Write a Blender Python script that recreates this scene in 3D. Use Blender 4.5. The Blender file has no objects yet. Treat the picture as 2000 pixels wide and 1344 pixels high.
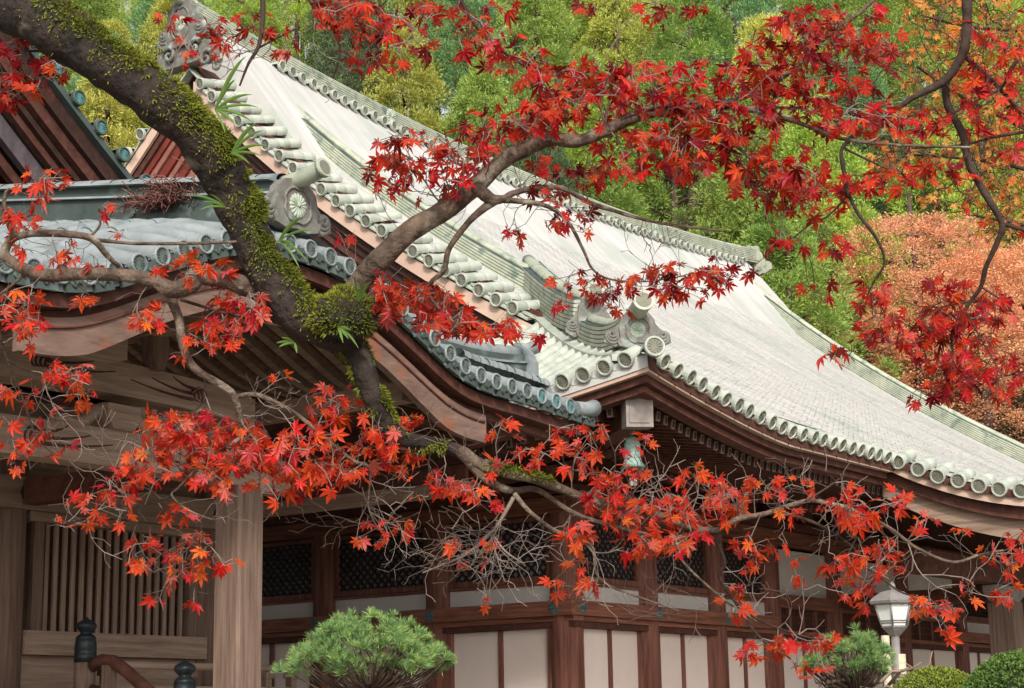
import bpy, math, random
import numpy as np
from mathutils import Vector, Matrix, Euler, noise

random.seed(7)
S = bpy.context.scene
C = S.collection

# ------------------------------------------------------------------ camera, sky, sun, exposure
CAM = Vector((-25.63, -17.16, 1.6))
F = 3462.28                                  # focal length in pixels of a 2000 px wide picture
YAW, PITCH, ROLL = [math.radians(a) for a in (35.3832, 12.191, -1.0435)]
VD = Vector((math.cos(PITCH) * math.cos(YAW), math.cos(PITCH) * math.sin(YAW), math.sin(PITCH)))
_r = VD.cross(Vector((0, 0, 1))).normalized()
_u = _r.cross(VD)
VR = math.cos(ROLL) * _r + math.sin(ROLL) * _u
VU = -math.sin(ROLL) * _r + math.cos(ROLL) * _u
cd = bpy.data.cameras.new('camera')
cam = bpy.data.objects.new('camera', cd)
C.objects.link(cam)
cam.matrix_world = Matrix(((VR.x, VU.x, -VD.x, CAM.x), (VR.y, VU.y, -VD.y, CAM.y), (VR.z, VU.z, -VD.z, CAM.z), (0, 0, 0, 1)))
cd.sensor_width = 36.0
cd.lens = F / 2000 * 36
cd.clip_start = 0.1
cd.clip_end = 2000
S.camera = cam

SUN_AZ = math.radians(222)                   # direction towards the sun, from +X counter-clockwise
SUN_EL = math.radians(34)
w = bpy.data.worlds.new('World')
S.world = w
w.use_nodes = True
nt = w.node_tree
bg = nt.nodes['Background']
sky = nt.nodes.new('ShaderNodeTexSky')
sky.sky_type = 'NISHITA'
sky.sun_disc = False
sky.sun_elevation = SUN_EL
sky.sun_rotation = math.pi / 2 - SUN_AZ
sky.air_density = 1.0
sky.dust_density = 3.5
sky.ozone_density = 1.0
hsv = nt.nodes.new('ShaderNodeHueSaturation')
hsv.inputs['Saturation'].default_value = 0.12   # thin high overcast
nt.links.new(sky.outputs[0], hsv.inputs['Color'])
nt.links.new(hsv.outputs[0], bg.inputs[0])
bg.inputs[1].default_value = 0.15
sl = bpy.data.lights.new('sun', 'SUN')
sl.energy = 2.3
sl.angle = math.radians(6)
sl.color = (1.0, 0.95, 0.88)
so = bpy.data.objects.new('sun', sl)
C.objects.link(so)
sd = Vector((math.cos(SUN_EL) * math.cos(SUN_AZ), math.cos(SUN_EL) * math.sin(SUN_AZ), math.sin(SUN_EL)))
so.rotation_euler = sd.to_track_quat('Z', 'Y').to_euler()
so.location = (-30, -30, 40)
S.view_settings.view_transform = 'Standard'
S.view_settings.look = 'None'
S.view_settings.gamma = 1
S.view_settings.exposure = 0.45
S.view_settings.use_curve_mapping = False
S.render.engine = 'CYCLES'
S.cycles.max_bounces = 6
S.cycles.transparent_max_bounces = 4
S.cycles.use_denoising = True


def at(px, py, t):
    """point seen at pixel (px, py) of the 2000 px wide picture, t metres deep"""
    return CAM + (VD + VR * ((px - 1000) / F) + VU * ((672 - py) / F)) * t


def on_x(px, py, x):
    v = VD + VR * ((px - 1000) / F) + VU * ((672 - py) / F)
    return CAM + v * ((x - CAM.x) / v.x)


def on_y(px, py, y):
    v = VD + VR * ((px - 1000) / F) + VU * ((672 - py) / F)
    return CAM + v * ((y - CAM.y) / v.y)


# ------------------------------------------------------------------ materials
def lin(h):
    h = h.lstrip('#')
    o = []
    for i in (0, 2, 4):
        c = int(h[i:i + 2], 16) / 255
        o.append(c / 12.92 if c <= .04045 else ((c + .055) / 1.055) ** 2.4)
    return o


def mat(name, c1, c2=None, scale=3.0, stretch=(1, 1, 1), rough=.75, bump=.15, bscale=None, island=0.0, spot=None,
        spot_scale=2.0, spot_amt=.5, obj=0.0, trans=0.0, metal=0.0, moss=None, spec=.3):
    m = bpy.data.materials.new(name)
    m.use_nodes = True
    t = m.node_tree
    N, L = t.nodes.new, t.links.new
    p = t.nodes['Principled BSDF']
    p.inputs['Roughness'].default_value = rough
    p.inputs['Metallic'].default_value = metal
    p.inputs['Specular IOR Level'].default_value = spec
    a = lin(c1) if isinstance(c1, str) else c1
    b = lin(c2) if isinstance(c2, str) else (c2 or [x * .75 for x in a])
    g = N('ShaderNodeNewGeometry')
    mp = N('ShaderNodeMapping')
    mp.inputs['Scale'].default_value = stretch
    L(g.outputs['Position'], mp.inputs[0])
    n = N('ShaderNodeTexNoise')
    n.inputs['Scale'].default_value = scale
    n.inputs['Detail'].default_value = 6
    n.inputs['Roughness'].default_value = .65
    L(mp.outputs[0], n.inputs['Vector'])
    r = N('ShaderNodeValToRGB')
    r.color_ramp.elements[0].position = .32
    r.color_ramp.elements[1].position = .68
    r.color_ramp.elements[0].color = (*b, 1)
    r.color_ramp.elements[1].color = (*a, 1)
    L(n.outputs[0], r.inputs[0])
    out = r.outputs[0]
    if spot:
        n2 = N('ShaderNodeTexNoise')
        n2.inputs['Scale'].default_value = spot_scale
        n2.inputs['Detail'].default_value = 5
        L(g.outputs['Position'], n2.inputs['Vector'])
        r2 = N('ShaderNodeValToRGB')
        r2.color_ramp.elements[0].position = 1 - spot_amt - .06
        r2.color_ramp.elements[1].position = 1 - spot_amt + .1
        L(n2.outputs[0], r2.inputs[0])
        mx = N('ShaderNodeMix')
        mx.data_type = 'RGBA'
        L(r2.outputs[0], mx.inputs[0])
        L(out, mx.inputs[6])
        mx.inputs[7].default_value = (*lin(spot), 1)
        out = mx.outputs[2]
    if moss:                                     # growth on the upward sides
        sx = N('ShaderNodeSeparateXYZ')
        L(g.outputs['Normal'], sx.inputs[0])
        n3 = N('ShaderNodeTexNoise')
        n3.inputs['Scale'].default_value = 9
        n3.inputs['Detail'].default_value = 6
        L(g.outputs['Position'], n3.inputs['Vector'])
        ma = N('ShaderNodeMath')
        ma.operation = 'MULTIPLY_ADD'
        L(n3.outputs[0], ma.inputs[0])
        ma.inputs[1].default_value = 1.6
        L(sx.outputs[2], ma.inputs[2])
        r3 = N('ShaderNodeValToRGB')
        r3.color_ramp.elements[0].position = moss[1]
        r3.color_ramp.elements[1].position = moss[1] + .15
        L(ma.outputs[0], r3.inputs[0])
        mx = N('ShaderNodeMix')
        mx.data_type = 'RGBA'
        L(r3.outputs[0], mx.inputs[0])
        L(out, mx.inputs[6])
        mx.inputs[7].default_value = (*lin(moss[0]), 1)
        out = mx.outputs[2]
    for src, amt in ((g.outputs['Random Per Island'], island), ('obj', obj)):
        if not amt:
            continue
        if src == 'obj':
            oi = N('ShaderNodeObjectInfo')
            src = oi.outputs['Random']
        h = N('ShaderNodeHueSaturation')
        mr = N('ShaderNodeMapRange')
        mr.inputs[3].default_value = 1 - amt
        mr.inputs[4].default_value = 1 + amt
        L(src, mr.inputs[0])
        L(mr.outputs[0], h.inputs['Value'])
        mr2 = N('ShaderNodeMapRange')
        mr2.inputs[3].default_value = .5 + amt * .06
        mr2.inputs[4].default_value = .5 - amt * .06
        ml = N('ShaderNodeMath')
        ml.operation = 'FRACT'
        mm = N('ShaderNodeMath')
        mm.operation = 'MULTIPLY'
        mm.inputs[1].default_value = 7.31
        L(src, mm.inputs[0])
        L(mm.outputs[0], ml.inputs[0])
        L(ml.outputs[0], mr2.inputs[0])
        L(mr2.outputs[0], h.inputs['Hue'])
        L(out, h.inputs['Color'])
        out = h.outputs[0]
    L(out, p.inputs['Base Color'])
    if bump:
        bn = N('ShaderNodeBump')
        bn.inputs['Strength'].default_value = bump
        bn.inputs['Distance'].default_value = .02
        nb = N('ShaderNodeTexNoise')
        nb.inputs['Scale'].default_value = bscale or scale * 4
        nb.inputs['Detail'].default_value = 6
        L(mp.outputs[0], nb.inputs['Vector'])
        L(nb.outputs[0], bn.inputs['Height'])
        L(bn.outputs[0], p.inputs['Normal'])
    if trans:
        tr = N('ShaderNodeBsdfTranslucent')
        L(out, tr.inputs[0])
        mix = N('ShaderNodeMixShader')
        mix.inputs[0].default_value = trans
        L(p.outputs[0], mix.inputs[1])
        L(tr.outputs[0], mix.inputs[2])
        L(mix.outputs[0], t.nodes['Material Output'].inputs[0])
    return m


M = {}
M['shingle'] = mat('copper_shingle', '#c9c5c1', '#adaba5', 1.1, (2.6, .22, .22), island=.07, rough=.5, bump=.08, spot='#a9ada4', spot_amt=.42, spot_scale=.5)
M['tile'] = mat('pale_copper_tile', '#b4b6a9', '#949a8d', 2.2, rough=.5, bump=.12, spot='#8b998a', spot_amt=.38, spot_scale=3.5)
M['tile_face'] = mat('tile_end_face', '#7f7c6c', '#63655a', 9, rough=.7, bump=.35, bscale=30)
M['ridge'] = mat('ridge_copper', '#b2b39e', '#8d9482', 2.5, rough=.55, bump=.15, spot='#6f7c6e', spot_amt=.4, spot_scale=4)
M['ptile'] = mat('blue_grey_porch_tile', '#8e9494', '#737978', 2.5, rough=.5, bump=.12, spot='#5d6768', spot_amt=.38, spot_scale=3)
M['ppan'] = mat('porch_pan_tile', '#525c5d', '#414a4b', 2.5, rough=.6, bump=.1)
M['pface'] = mat('porch_tile_face', '#59645f', '#4d5550', 8, rough=.6, bump=.4, bscale=34)
M['teal'] = mat('teal_copper', '#4a8080', '#56736f', 8, rough=.6, bump=.3, bscale=34)
M['dgreen'] = mat('dark_green_copper', '#4c5651', '#3a4340', 3, (1, 1, 1), rough=.55, bump=.12, spot='#7c8f86', spot_amt=.34, spot_scale=2)
M['oni'] = mat('weathered_grey_bronze', '#7d7971', '#5c5a54', 6, rough=.65, bump=.3, spot='#93a096', spot_amt=.38, spot_scale=5)
M['crest'] = mat('crest_bronze', '#aeb7a4', '#8c9585', 6, rough=.55, bump=.15)
M['cream'] = mat('pale_copper_fascia', '#c9ab98', '#b59784', 1.5, rough=.5, bump=.1, spot='#8f7868', spot_amt=.36)
M['wood_z'] = mat('brown_column_wood', '#906051', '#543329', 1.2, (14, 14, .9), rough=.7, bump=.35, bscale=5)
M['wood_x'] = mat('brown_beam_wood_x', '#98644e', '#5a3427', 1.2, (.8, 12, 14), rough=.7, bump=.35, bscale=5)
M['wood_y'] = mat('brown_beam_wood_y', '#98644e', '#5a3427', 1.2, (12, .8, 14), rough=.7, bump=.35, bscale=5)
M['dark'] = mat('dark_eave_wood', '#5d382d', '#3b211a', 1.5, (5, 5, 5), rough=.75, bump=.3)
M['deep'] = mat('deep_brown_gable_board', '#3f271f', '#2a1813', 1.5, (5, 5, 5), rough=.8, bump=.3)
M['rafter'] = mat('rafter_wood', '#6e4436', '#442820', 1.5, (4, 4, 4), rough=.75, bump=.3)
M['gwood_z'] = mat('grey_brown_post_wood', '#846d5f', '#5d493d', 1.3, (16, 16, .8), rough=.75, bump=.35, bscale=5)
M['gwood_x'] = mat('grey_brown_board_wood', '#a8907e', '#7d6656', 1.2, (.8, 9, 13), rough=.75, bump=.35, bscale=4)
M['gwood_y'] = mat('grey_brown_board_wood_y', '#9c8472', '#725c4d', 1.2, (9, .8, 13), rough=.75, bump=.35, bscale=4)
M['karaboard'] = mat('weathered_bargeboard', '#82695d', '#5d473d', 1.4, (1.5, 6, 6), rough=.75, bump=.3, spot='#8a5038', spot_amt=.4, spot_scale=2.2)
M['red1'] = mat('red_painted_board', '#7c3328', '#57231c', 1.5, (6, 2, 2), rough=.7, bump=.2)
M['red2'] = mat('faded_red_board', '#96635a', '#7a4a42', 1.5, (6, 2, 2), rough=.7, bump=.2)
M['orangew'] = mat('orange_plaster_board', '#c18a68', '#a87355', 2, rough=.8)
M['plaster'] = mat('white_plaster', '#d6cfc8', '#c9c1b9', 1.0, rough=.9, bump=.05)
M['paper'] = mat('shoji_paper', '#e2d2c6', '#d8c6ba', .7, rough=.9, bump=.03)
M['whitewash'] = mat('white_end_paint', '#938982', '#776d66', 6, rough=.85, bump=.1)
M['pane'] = mat('dim_window_pane', '#8d9599', '#62686c', 3, rough=.4, bump=.05)
M['lattice'] = mat('lattice_wood', '#3a251d', '#281812', 3, rough=.7)
M['black'] = mat('black_bronze', '#33383a', '#22272a', 8, rough=.4, bump=.15, metal=.3)
M['verdigris'] = mat('verdigris_bell', '#8fa79c', '#70897f', 6, rough=.6, bump=.2)
M['cover'] = mat('nail_cover_bronze', '#5f7473', '#45504e', 12, rough=.5, bump=.3, metal=.2)
M['stone'] = mat('stone_base', '#8b8780', '#6b6862', 3, rough=.9, bump=.3)
M['ground'] = mat('gravel_ground', '#8c8578', '#6f695e', 2.2, rough=.95, bump=.4)
M['hill'] = mat('forest_floor', '#3f3a24', '#2b2a18', .5, rough=.95, bump=.5)


# ------------------------------------------------------------------ mesh helpers
class MB:
    def __init__(s):
        s.v, s.f, s.mi, s.sm = [], [], [], []
        s.cur = 0
        s.smooth = False

    def add(s, vs, fs, smooth=None):
        o = len(s.v)
        s.v.extend([tuple(p) for p in vs])
        for f in fs:
            s.f.append([i + o for i in f])
            s.mi.append(s.cur)
            s.sm.append(s.smooth if smooth is None else smooth)
        return s

    def box(s, x0, x1, y0, y1, z0, z1):
        return s.add([(x0, y0, z0), (x1, y0, z0), (x1, y1, z0), (x0, y1, z0), (x0, y0, z1), (x1, y0, z1), (x1, y1, z1), (x0, y1, z1)],
                     [(3, 2, 1, 0), (4, 5, 6, 7), (0, 1, 5, 4), (1, 2, 6, 5), (2, 3, 7, 6), (3, 0, 4, 7)])

    def sweep(s, secs, closed=True, caps=True, smooth=None):
        """secs: list of rings (equal number of points) joined in order"""
        n = len(secs[0])
        vs = [p for r in secs for p in r]
        fs = []
        for i in range(len(secs) - 1):
            for j in range(n if closed else n - 1):
                k = (j + 1) % n
                fs.append((i * n + j, i * n + k, (i + 1) * n + k, (i + 1) * n + j))
        s.add(vs, fs, smooth)
        if caps and closed:
            o = len(s.v) - len(vs)
            for r in (list(range(n))[::-1], [(len(secs) - 1) * n + j for j in range(n)]):
                s.f.append([i + o for i in r])
                s.mi.append(s.cur)
                s.sm.append(False)
        return s

    def tube(s, pts, rad, n=6, smooth=True, caps=True):
        pts = [Vector(p) for p in pts]
        if not isinstance(rad, (list, tuple)):
            rad = [rad] * len(pts)
        secs = []
        up = Vector((0, 0, 1))
        a = None
        for i, p in enumerate(pts):
            d = (pts[min(i + 1, len(pts) - 1)] - pts[max(i - 1, 0)])
            if d.length < 1e-9:
                d = Vector((0, 0, 1))
            d.normalize()
            if a is None:
                a = d.cross(up if abs(d.z) < .9 else Vector((1, 0, 0))).normalized()
            else:
                a = (a - d * a.dot(d))
                a = a.normalized() if a.length > 1e-6 else d.orthogonal().normalized()
            b = d.cross(a)
            secs.append([p + (a * math.cos(k * 2 * math.pi / n) + b * math.sin(k * 2 * math.pi / n)) * rad[i] for k in range(n)])
        return s.sweep(secs, True, caps, smooth)

    def lathe(s, prof, n=16, c=(0, 0, 0), smooth=True):
        c = Vector(c)
        secs = [[c + Vector((r * math.cos(k * 2 * math.pi / n), r * math.sin(k * 2 * math.pi / n), z)) for k in range(n)] for r, z in prof]
        return s.sweep(secs, True, True, smooth)

    def grid(s, fn, nu, nv, smooth=True):
        vs = [fn(i / nu, j / nv) for i in range(nu + 1) for j in range(nv + 1)]
        fs = [(i * (nv + 1) + j, (i + 1) * (nv + 1) + j, (i + 1) * (nv + 1) + j + 1, i * (nv + 1) + j + 1) for i in range(nu) for j in range(nv)]
        return s.add(vs, fs, smooth)

    def slab(s, fn, nu, nv, th, smooth=False):
        """closed sheet: fn(u, v) is the top, th the thickness straight down"""
        top = [[Vector(fn(i / nu, j / nv)) for j in range(nv + 1)] for i in range(nu + 1)]
        ring = []
        for r in top:
            ring.append(r + [p - Vector((0, 0, th)) for p in reversed(r)])
        return s.sweep(ring, True, True, smooth)

    def prism(s, poly, M4, d):
        """2-D outline (x, y) pushed d along local z, placed by M4"""
        n = len(poly)
        a = [M4 @ Vector((x, y, 0)) for x, y in poly]
        b = [M4 @ Vector((x, y, d)) for x, y in poly]
        return s.add(a + b, [list(range(n))[::-1], list(range(n, 2 * n))] + [(i, (i + 1) % n, n + (i + 1) % n, n + i) for i in range(n)], False)

    def mesh(s, name, mats):
        me = bpy.data.meshes.new(name)
        me.from_pydata(s.v, [], s.f)
        if not isinstance(mats, (list, tuple)):
            mats = [mats]
        for m in mats:
            me.materials.append(M[m] if isinstance(m, str) else m)
        me.polygons.foreach_set('material_index', s.mi)
        me.polygons.foreach_set('use_smooth', s.sm)
        me.update()
        return me

    def build(s, name, mats, parent=None, **k):
        return link(name, s.mesh(name, mats), parent, **k)


WORLD = {}
_jr = random.Random(99)


def jit(m, a=.05, d=.008):
    """tiles never sit quite true"""
    return m @ Matrix.Translation((_jr.gauss(0, d), _jr.gauss(0, d), _jr.gauss(0, d * .7))) @ Euler((_jr.gauss(0, a * 3), _jr.gauss(0, a * .6), _jr.gauss(0, a * .6))).to_matrix().to_4x4()


def link(name, me, parent=None, mtx=None, label=None, cat=None, group=None, kind=None):
    o = bpy.data.objects.new(name, me)
    C.objects.link(o)
    mtx = mtx or Matrix.Identity(4)
    if parent:
        o.parent = parent
        o.matrix_parent_inverse = WORLD[parent.name].inverted()
    o.matrix_basis = mtx
    WORLD[o.name] = mtx.copy()
    for k, v in (('label', label), ('category', cat), ('group', group), ('kind', kind)):
        if v:
            o[k] = v
    return o


def thing(name, label, cat, loc, group=None):
    return link(name, None, None, Matrix.Translation(Vector(loc)), label, cat, group)


def frame(o, x, y=None, z=None):
    """matrix with local x along x, local z close to z"""
    x = Vector(x).normalized()
    z = Vector(z or (0, 0, 1))
    y = z.cross(x).normalized()
    z = x.cross(y)
    o = Vector(o)
    return Matrix(((x.x, y.x, z.x, o.x), (x.y, y.y, z.y, o.y), (x.z, y.z, z.z, o.z), (0, 0, 0, 1)))


def tile_mesh(name, L, r, mats, joint=.33, n=8):
    """barrel tile row along +x, its round end at x = 0 facing -x; slot 0 body, slot 1 face"""
    b = MB()
    st = max(1, round(L / joint))
    secs = []
    for i in range(st):
        for q, rr in ((0.0, r * 1.04), (.93, r), (1.0, r * .96)):
            x = (i + q) * L / st
            secs.append([Vector((x, rr * math.cos(math.pi * k / n), rr * math.sin(math.pi * k / n))) for k in range(n + 1)])
    b.sweep(secs, False, False, True)
    R = r * 1.12
    rings = []
    for x, rr in ((.05, R * .9), (.04, R), (-.02, R), (-.03, R * .93), (-.03, R * .8), (-.008, R * .74)):
        rings.append([Vector((x, rr * math.cos(2 * math.pi * k / 16), rr * math.sin(2 * math.pi * k / 16))) for k in range(16)])
    b.sweep(rings, True, False, False)
    b.cur = 1
    b.add(rings[-1] + [Vector((-.012, 0, 0))], [(k, (k + 1) % 16, 16) for k in range(16)])
    for k in range(12):                          # low relief on the face
        a = 2 * math.pi * k / 12
        c, s_ = math.cos(a), math.sin(a)
        t = Vector((0, -s_, c)) * R * .07
        p0, p1 = Vector((-.013, c * R * .2, s_ * R * .2)), Vector((-.013, c * R * .62, s_ * R * .62))
        b.add([p0, p1 - t, p1 + Vector((-.012, 0, 0)), p1 + t], [(0, 1, 2), (0, 2, 3)])
    return b.mesh(name, mats)


def crest_mesh(name, R, mats, petals=16, seg=6):
    b = MB()
    n = petals * seg
    def fn(u, v):
        a = v * 2 * math.pi
        c = abs(math.cos(petals * a / 2)) ** .6
        rr = R * u * (1 - .09 * (1 - c) * u)
        return Vector((rr * math.cos(a), rr * math.sin(a), R * .2 * (c * (.3 + .7 * u) * (1 - u ** 6)) + R * .05))
    b.grid(fn, 6, n, True)
    b.lathe([(R * .16, R * .1), (R * .15, R * .22), (R * .06, R * .25)], 10)
    return b.mesh(name, mats)


def spiral(cx, cy, r0, turns, sgn, a0=0, n=26, shrink=.9):
    return [(cx + sgn * r0 * (1 - shrink * i / n) * math.cos(a0 + turns * 2 * math.pi * i / n), cy + r0 * (1 - shrink * i / n) * math.sin(a0 + turns * 2 * math.pi * i / n)) for i in range(n + 1)]


def ornament(parent, mtx, W, H, matname='oni', crest=True, finial=.9, fins=True, frame_=True, name='ridge_end_tile', fr=.14):
    """ridge-end tile: local x across, y up, z towards the front; origin bottom centre of the plate"""
    sh = [(-.5, 0), (-.56, .12), (-.47, .25), (-.5, .5), (-.44, .78), (-.3, .95), (-.12, 1.0), (.12, 1.0), (.3, .95), (.44, .78), (.5, .5), (.47, .25), (.56, .12), (.5, 0), (.25, -.07), (0, -.03), (-.25, -.07)]
    b = MB()
    b.prism([(x * W, y * H) for x, y in sh], Matrix.Translation((0, 0, -.1 * W)), .2 * W)
    if frame_:                                   # raised rim round the field
        ring = [(.3 * W * math.cos(a) * (1.1 if abs(math.sin(2 * a)) > .5 else .95), H * .45 + .36 * H * math.sin(a) * (1.08 if abs(math.sin(2 * a)) > .5 else .95)) for a in [k * math.pi / 10 for k in range(20)]]
        b.tube([Vector((x, y, .11 * W)) for x, y in ring + ring[:1]], .028 * W, 6)
    p = link(name, b.mesh(name, matname), parent, mtx)
    if crest:
        c = crest_mesh('crest', .21 * W, 'crest')
        link('chrysanthemum_crest', c, p, mtx @ Matrix.Translation((0, H * .45, .1 * W)))
    if fins:
        for s in (-1, 1):
            f = MB()
            for q in range(3):
                pts = spiral(s * W * .68, H * (.3 + .02 * q), W * (.23 - .065 * q), 1.1, s, -2.6)
                f.tube([Vector((x, y, .03 * W + .02 * W * q)) for x, y in pts], [.05 * W * (1 - .5 * i / len(pts)) for i in range(len(pts))], 6)
            arc = [(s * W * (.5 + .3 * k / 8), H * (.75 - .55 * (k / 8) ** .6)) for k in range(9)]
            f.prism([(s * W * .45, H * .7), (s * W * .62, H * .5), (s * W * .86, H * .32), (s * W * .9, H * .12), (s * W * .6, -.02 * H), (s * W * .45, .05 * H)][::int(s)], Matrix.Translation((0, 0, -.07 * W)), .1 * W)
            link('scroll_fin', f.mesh('scroll_fin', matname), p, mtx)
    if finial:
        f = MB()
        L = finial
        ax = [Vector((0, H * .98 + .06 * L * (i / 8) ** 2 * 2.2, -.2 * W + L * i / 8)) for i in range(9)]
        f.tube(ax, fr * W, 12)
        e = ax[-1]
        d = (ax[-1] - ax[-2]).normalized()
        f.tube([e - d * .03, e + d * .02], fr * 1.2 * W, 14)
        f.cur = 1
        f.tube([e + d * .018, e + d * .025], fr * .88 * W, 14)
        link('finial_tile', f.mesh('finial_tile', [matname if matname != 'oni' else 'ridge', 'tile_face']), p, mtx)
    return p


def ridge_stack(path, W, H, layers, cap_r, side=None):
    """ridge of stacked thin courses following a path; returns MB. slot 0 courses, slot 1 grooves"""
    b = MB()
    path = [Vector(p) for p in path]
    for l in range(layers):
        z0, z1 = H * l / layers, H * (l + .72) / layers
        ww = W * (1 - .18 * l / layers)
        for (za, zb, w2) in ((z0, z1, ww), (z1, H * (l + 1) / layers, ww * .93)):
            secs = []
            for i, p in enumerate(path):
                d = path[min(i + 1, len(path) - 1)] - path[max(i - 1, 0)]
                s_ = Vector((-d.y, d.x, 0)).normalized() * (w2 / 2)
                u = Vector((0, 0, 1))
                secs.append([p - s_ + u * za, p + s_ + u * za, p + s_ + u * zb, p - s_ + u * zb])
            b.cur = 0 if w2 == ww else 1
            b.sweep(secs, True, True, False)
    b.cur = 0
    secs = []
    for i, p in enumerate(path):
        d = path[min(i + 1, len(path) - 1)] - path[max(i - 1, 0)]
        s_ = Vector((-d.y, d.x, 0)).normalized()
        c = p + Vector((0, 0, H))
        secs.append([c + s_ * cap_r * math.cos(a) + Vector((0, 0, 1)) * cap_r * math.sin(a) for a in [math.pi * k / 8 for k in range(9)]])
    b.sweep(secs, True, True, True)
    return b

# ================================================================== SETTING
def build_setting():
    b = MB()
    b.add([(-400, -400, 0), (500, -400, 0), (500, 500, 0), (-400, 500, 0)], [(0, 1, 2, 3)])
    b.build('ground', 'ground', kind='structure')
    vh = Vector((VD.x, VD.y, 0)).normalized()
    rh = Vector((vh.y, -vh.x, 0))

    def hz(l, d):
        k = max(0, d - 52)
        z = min(k * .82, 34 + (k - 41.5) * .15)
        return z + (1.6 * noise.noise(Vector((l * .06, d * .06, 0))) if k > 3 else -.4)
    b = MB()
    b.grid(lambda u, v: Vector((CAM.x, CAM.y, 0)) + vh * (46 + 120 * u) + rh * (-110 + 220 * v) + Vector((0, 0, hz(-110 + 220 * v, 46 + 120 * u))), 50, 70)
    b.build('wooded_hillside', 'hill', kind='structure')
    return vh, rh, hz


VH, RH, HZ = build_setting()

# ================================================================== MAIN HALL
E = 4.57
YR, XC, XL = 9.07, 12.25, 24.5
HALL = thing('temple_hall', 'large temple hall with broad pale copper-shingled roof and white shoji walls', 'temple', (XC, YR, 0))


def prof(s):
    return 6.15 + s * (.545 - .002 * s + .00095 * s * s) if s > 0 else 6.15 + .52 * s + .08 * s * s


def lift(t):
    return .58 * max(0, 1 - t / 4.4) ** 1.35


def zf(x, y):                                     # front slope
    t = min(x + E, XL + E - x)
    s = y + E
    return prof(s) + lift(t) * max(0, 1 - max(s, 0) / 5) ** 1.5


def zl(x, y):                                     # skirt below the gable on the left
    s = x + E
    return prof(s) + lift(y + E) * max(0, 1 - s / 5) ** 1.5


def xmin(y):
    return y + .05 if y < 1.6 else 1.6


def build_roof():
    # under-sheets that carry the covering
    b = MB()
    def fr(u, v):
        y = -E + .02 + u * (YR + E - .02)
        a = max(-E, min(y, -.25)) if y < -.25 else -.25
        x = a + v * (XL - 2 * a)
        return Vector((x, y, zf(x, y) - .03))
    b.slab(fr, 36, 60, .2)
    b.build('roof_deck', 'dark', HALL)
    b = MB()
    b.slab(lambda u, v: (lambda p: Vector((p.x, 2 * YR - p.y, p.z - .01)))(fr(u, v)), 20, 30, .2)
    b.build('roof_deck', 'dark', HALL)
    b = MB()
    def lf(u, v):
        x = -E + .02 + u * (E + .4)
        y = x + .02 + v * (2 * YR - 2 * x - .04)
        yy = min(y, 2 * YR - y)
        return Vector((x, y, zl(x, yy)))
    b.slab(lf, 14, 60, .2)
    b.build('side_roof_sheet', 'shingle', HALL)
    b = MB()
    b.slab(lambda u, v: (lambda p: Vector((XL - p.x, p.y, p.z)))(lf(u, v)), 10, 20, .2)
    b.build('side_roof_sheet', 'shingle', HALL)
    # copper shingles, course by course
    vs, fs = [], []
    rnd = random.Random(3)
    cy, cw = .09, .22
    y = -E - 2.25
    j = 0
    while y < YR - .3:
        lo = 4.35 if y < -E + .12 else xmin(y) + .12
        hi = XL - lo
        x = lo - (j % 2) * cw / 2
        while x < hi:
            a, c = max(x, lo), min(x + cw - .006, hi)
            if c - a > .03:
                o = len(vs)
                t = .018 + rnd.random() * .006
                ya, yb = y + rnd.uniform(-.004, .004), y + cy + .012
                za, zb, zc, zd = zf(a, ya), zf(c, ya), zf(a, yb), zf(c, yb)
                vs += [(a, ya, za - .004), (c, ya, zb - .004), (a, ya, za + t), (c, ya, zb + t), (a, yb, zc + .003), (c, yb, zd + .003)]
                fs += [(o, o + 1, o + 3, o + 2), (o + 2, o + 3, o + 5, o + 4)]
            x += cw
        y += cy
        j += 1
    b = MB()
    b.add(vs, fs, False)
    b.build('copper_shingles', 'shingle', HALL, kind='stuff')
    b = MB()
    secs = []
    for i in range(41):
        x = -2.2 + i * .42
        y = -3.6 - .95 * min(1, i / 18) ** 1.4 - (.35 * min(1, max(0, (i - 18) / 10)))
        p = Vector((x, y, zf(x, y) + .03))
        secs.append([p, p + Vector((0, .05, .035)), p + Vector((0, .1, .05)), p + Vector((0, .1, -.02))])
    b.sweep(secs, True, True, False)
    b.build('roof_seam', 'dgreen', HALL)
    # deck of the front step-canopy that runs on from the eave
    b = MB()
    b.slab(lambda u, v: Vector((3.75 + v * 17, -E - 2.3 + u * 2.5, zf(8, -E - 2.3 + u * 2.5) - .02)), 10, 6, .12)
    b.build('canopy_deck', 'dark', HALL)
    # long smooth strips between verge tiles and descending ridge
    for k in range(4):
        for side in (0, 1):
            b = MB()
            x0, x1 = .38 + k * .24, .38 + k * .24 + .225
            def st(u, v):
                y = (.55 if side == 0 else 2.0) + u * (YR - .9)
                x = x0 + v * (x1 - x0)
                return Vector((x if side == 0 else XL - x, y, zf(x, y) + .02 + .012 * k))
            b.slab(st, 16, 1, .05)
            b.build('verge_strip', 'shingle', HALL)


def eave_curve(n, side, off_z, y_out):
    """points along the left part of the front eave ('f') or of the left eave ('l')"""
    out = []
    for i in range(n + 1):
        if side == 'f':
            x = -E + y_out + (3.72 + E - y_out) * i / n
            out.append(Vector((x, -E + y_out, zf(x, -E) + off_z)))
        else:
            y = -E + y_out + (12 + E - y_out) * i / n
            out.append(Vector((-E + y_out, y, zl(-E, y) + off_z)))
    return out


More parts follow.
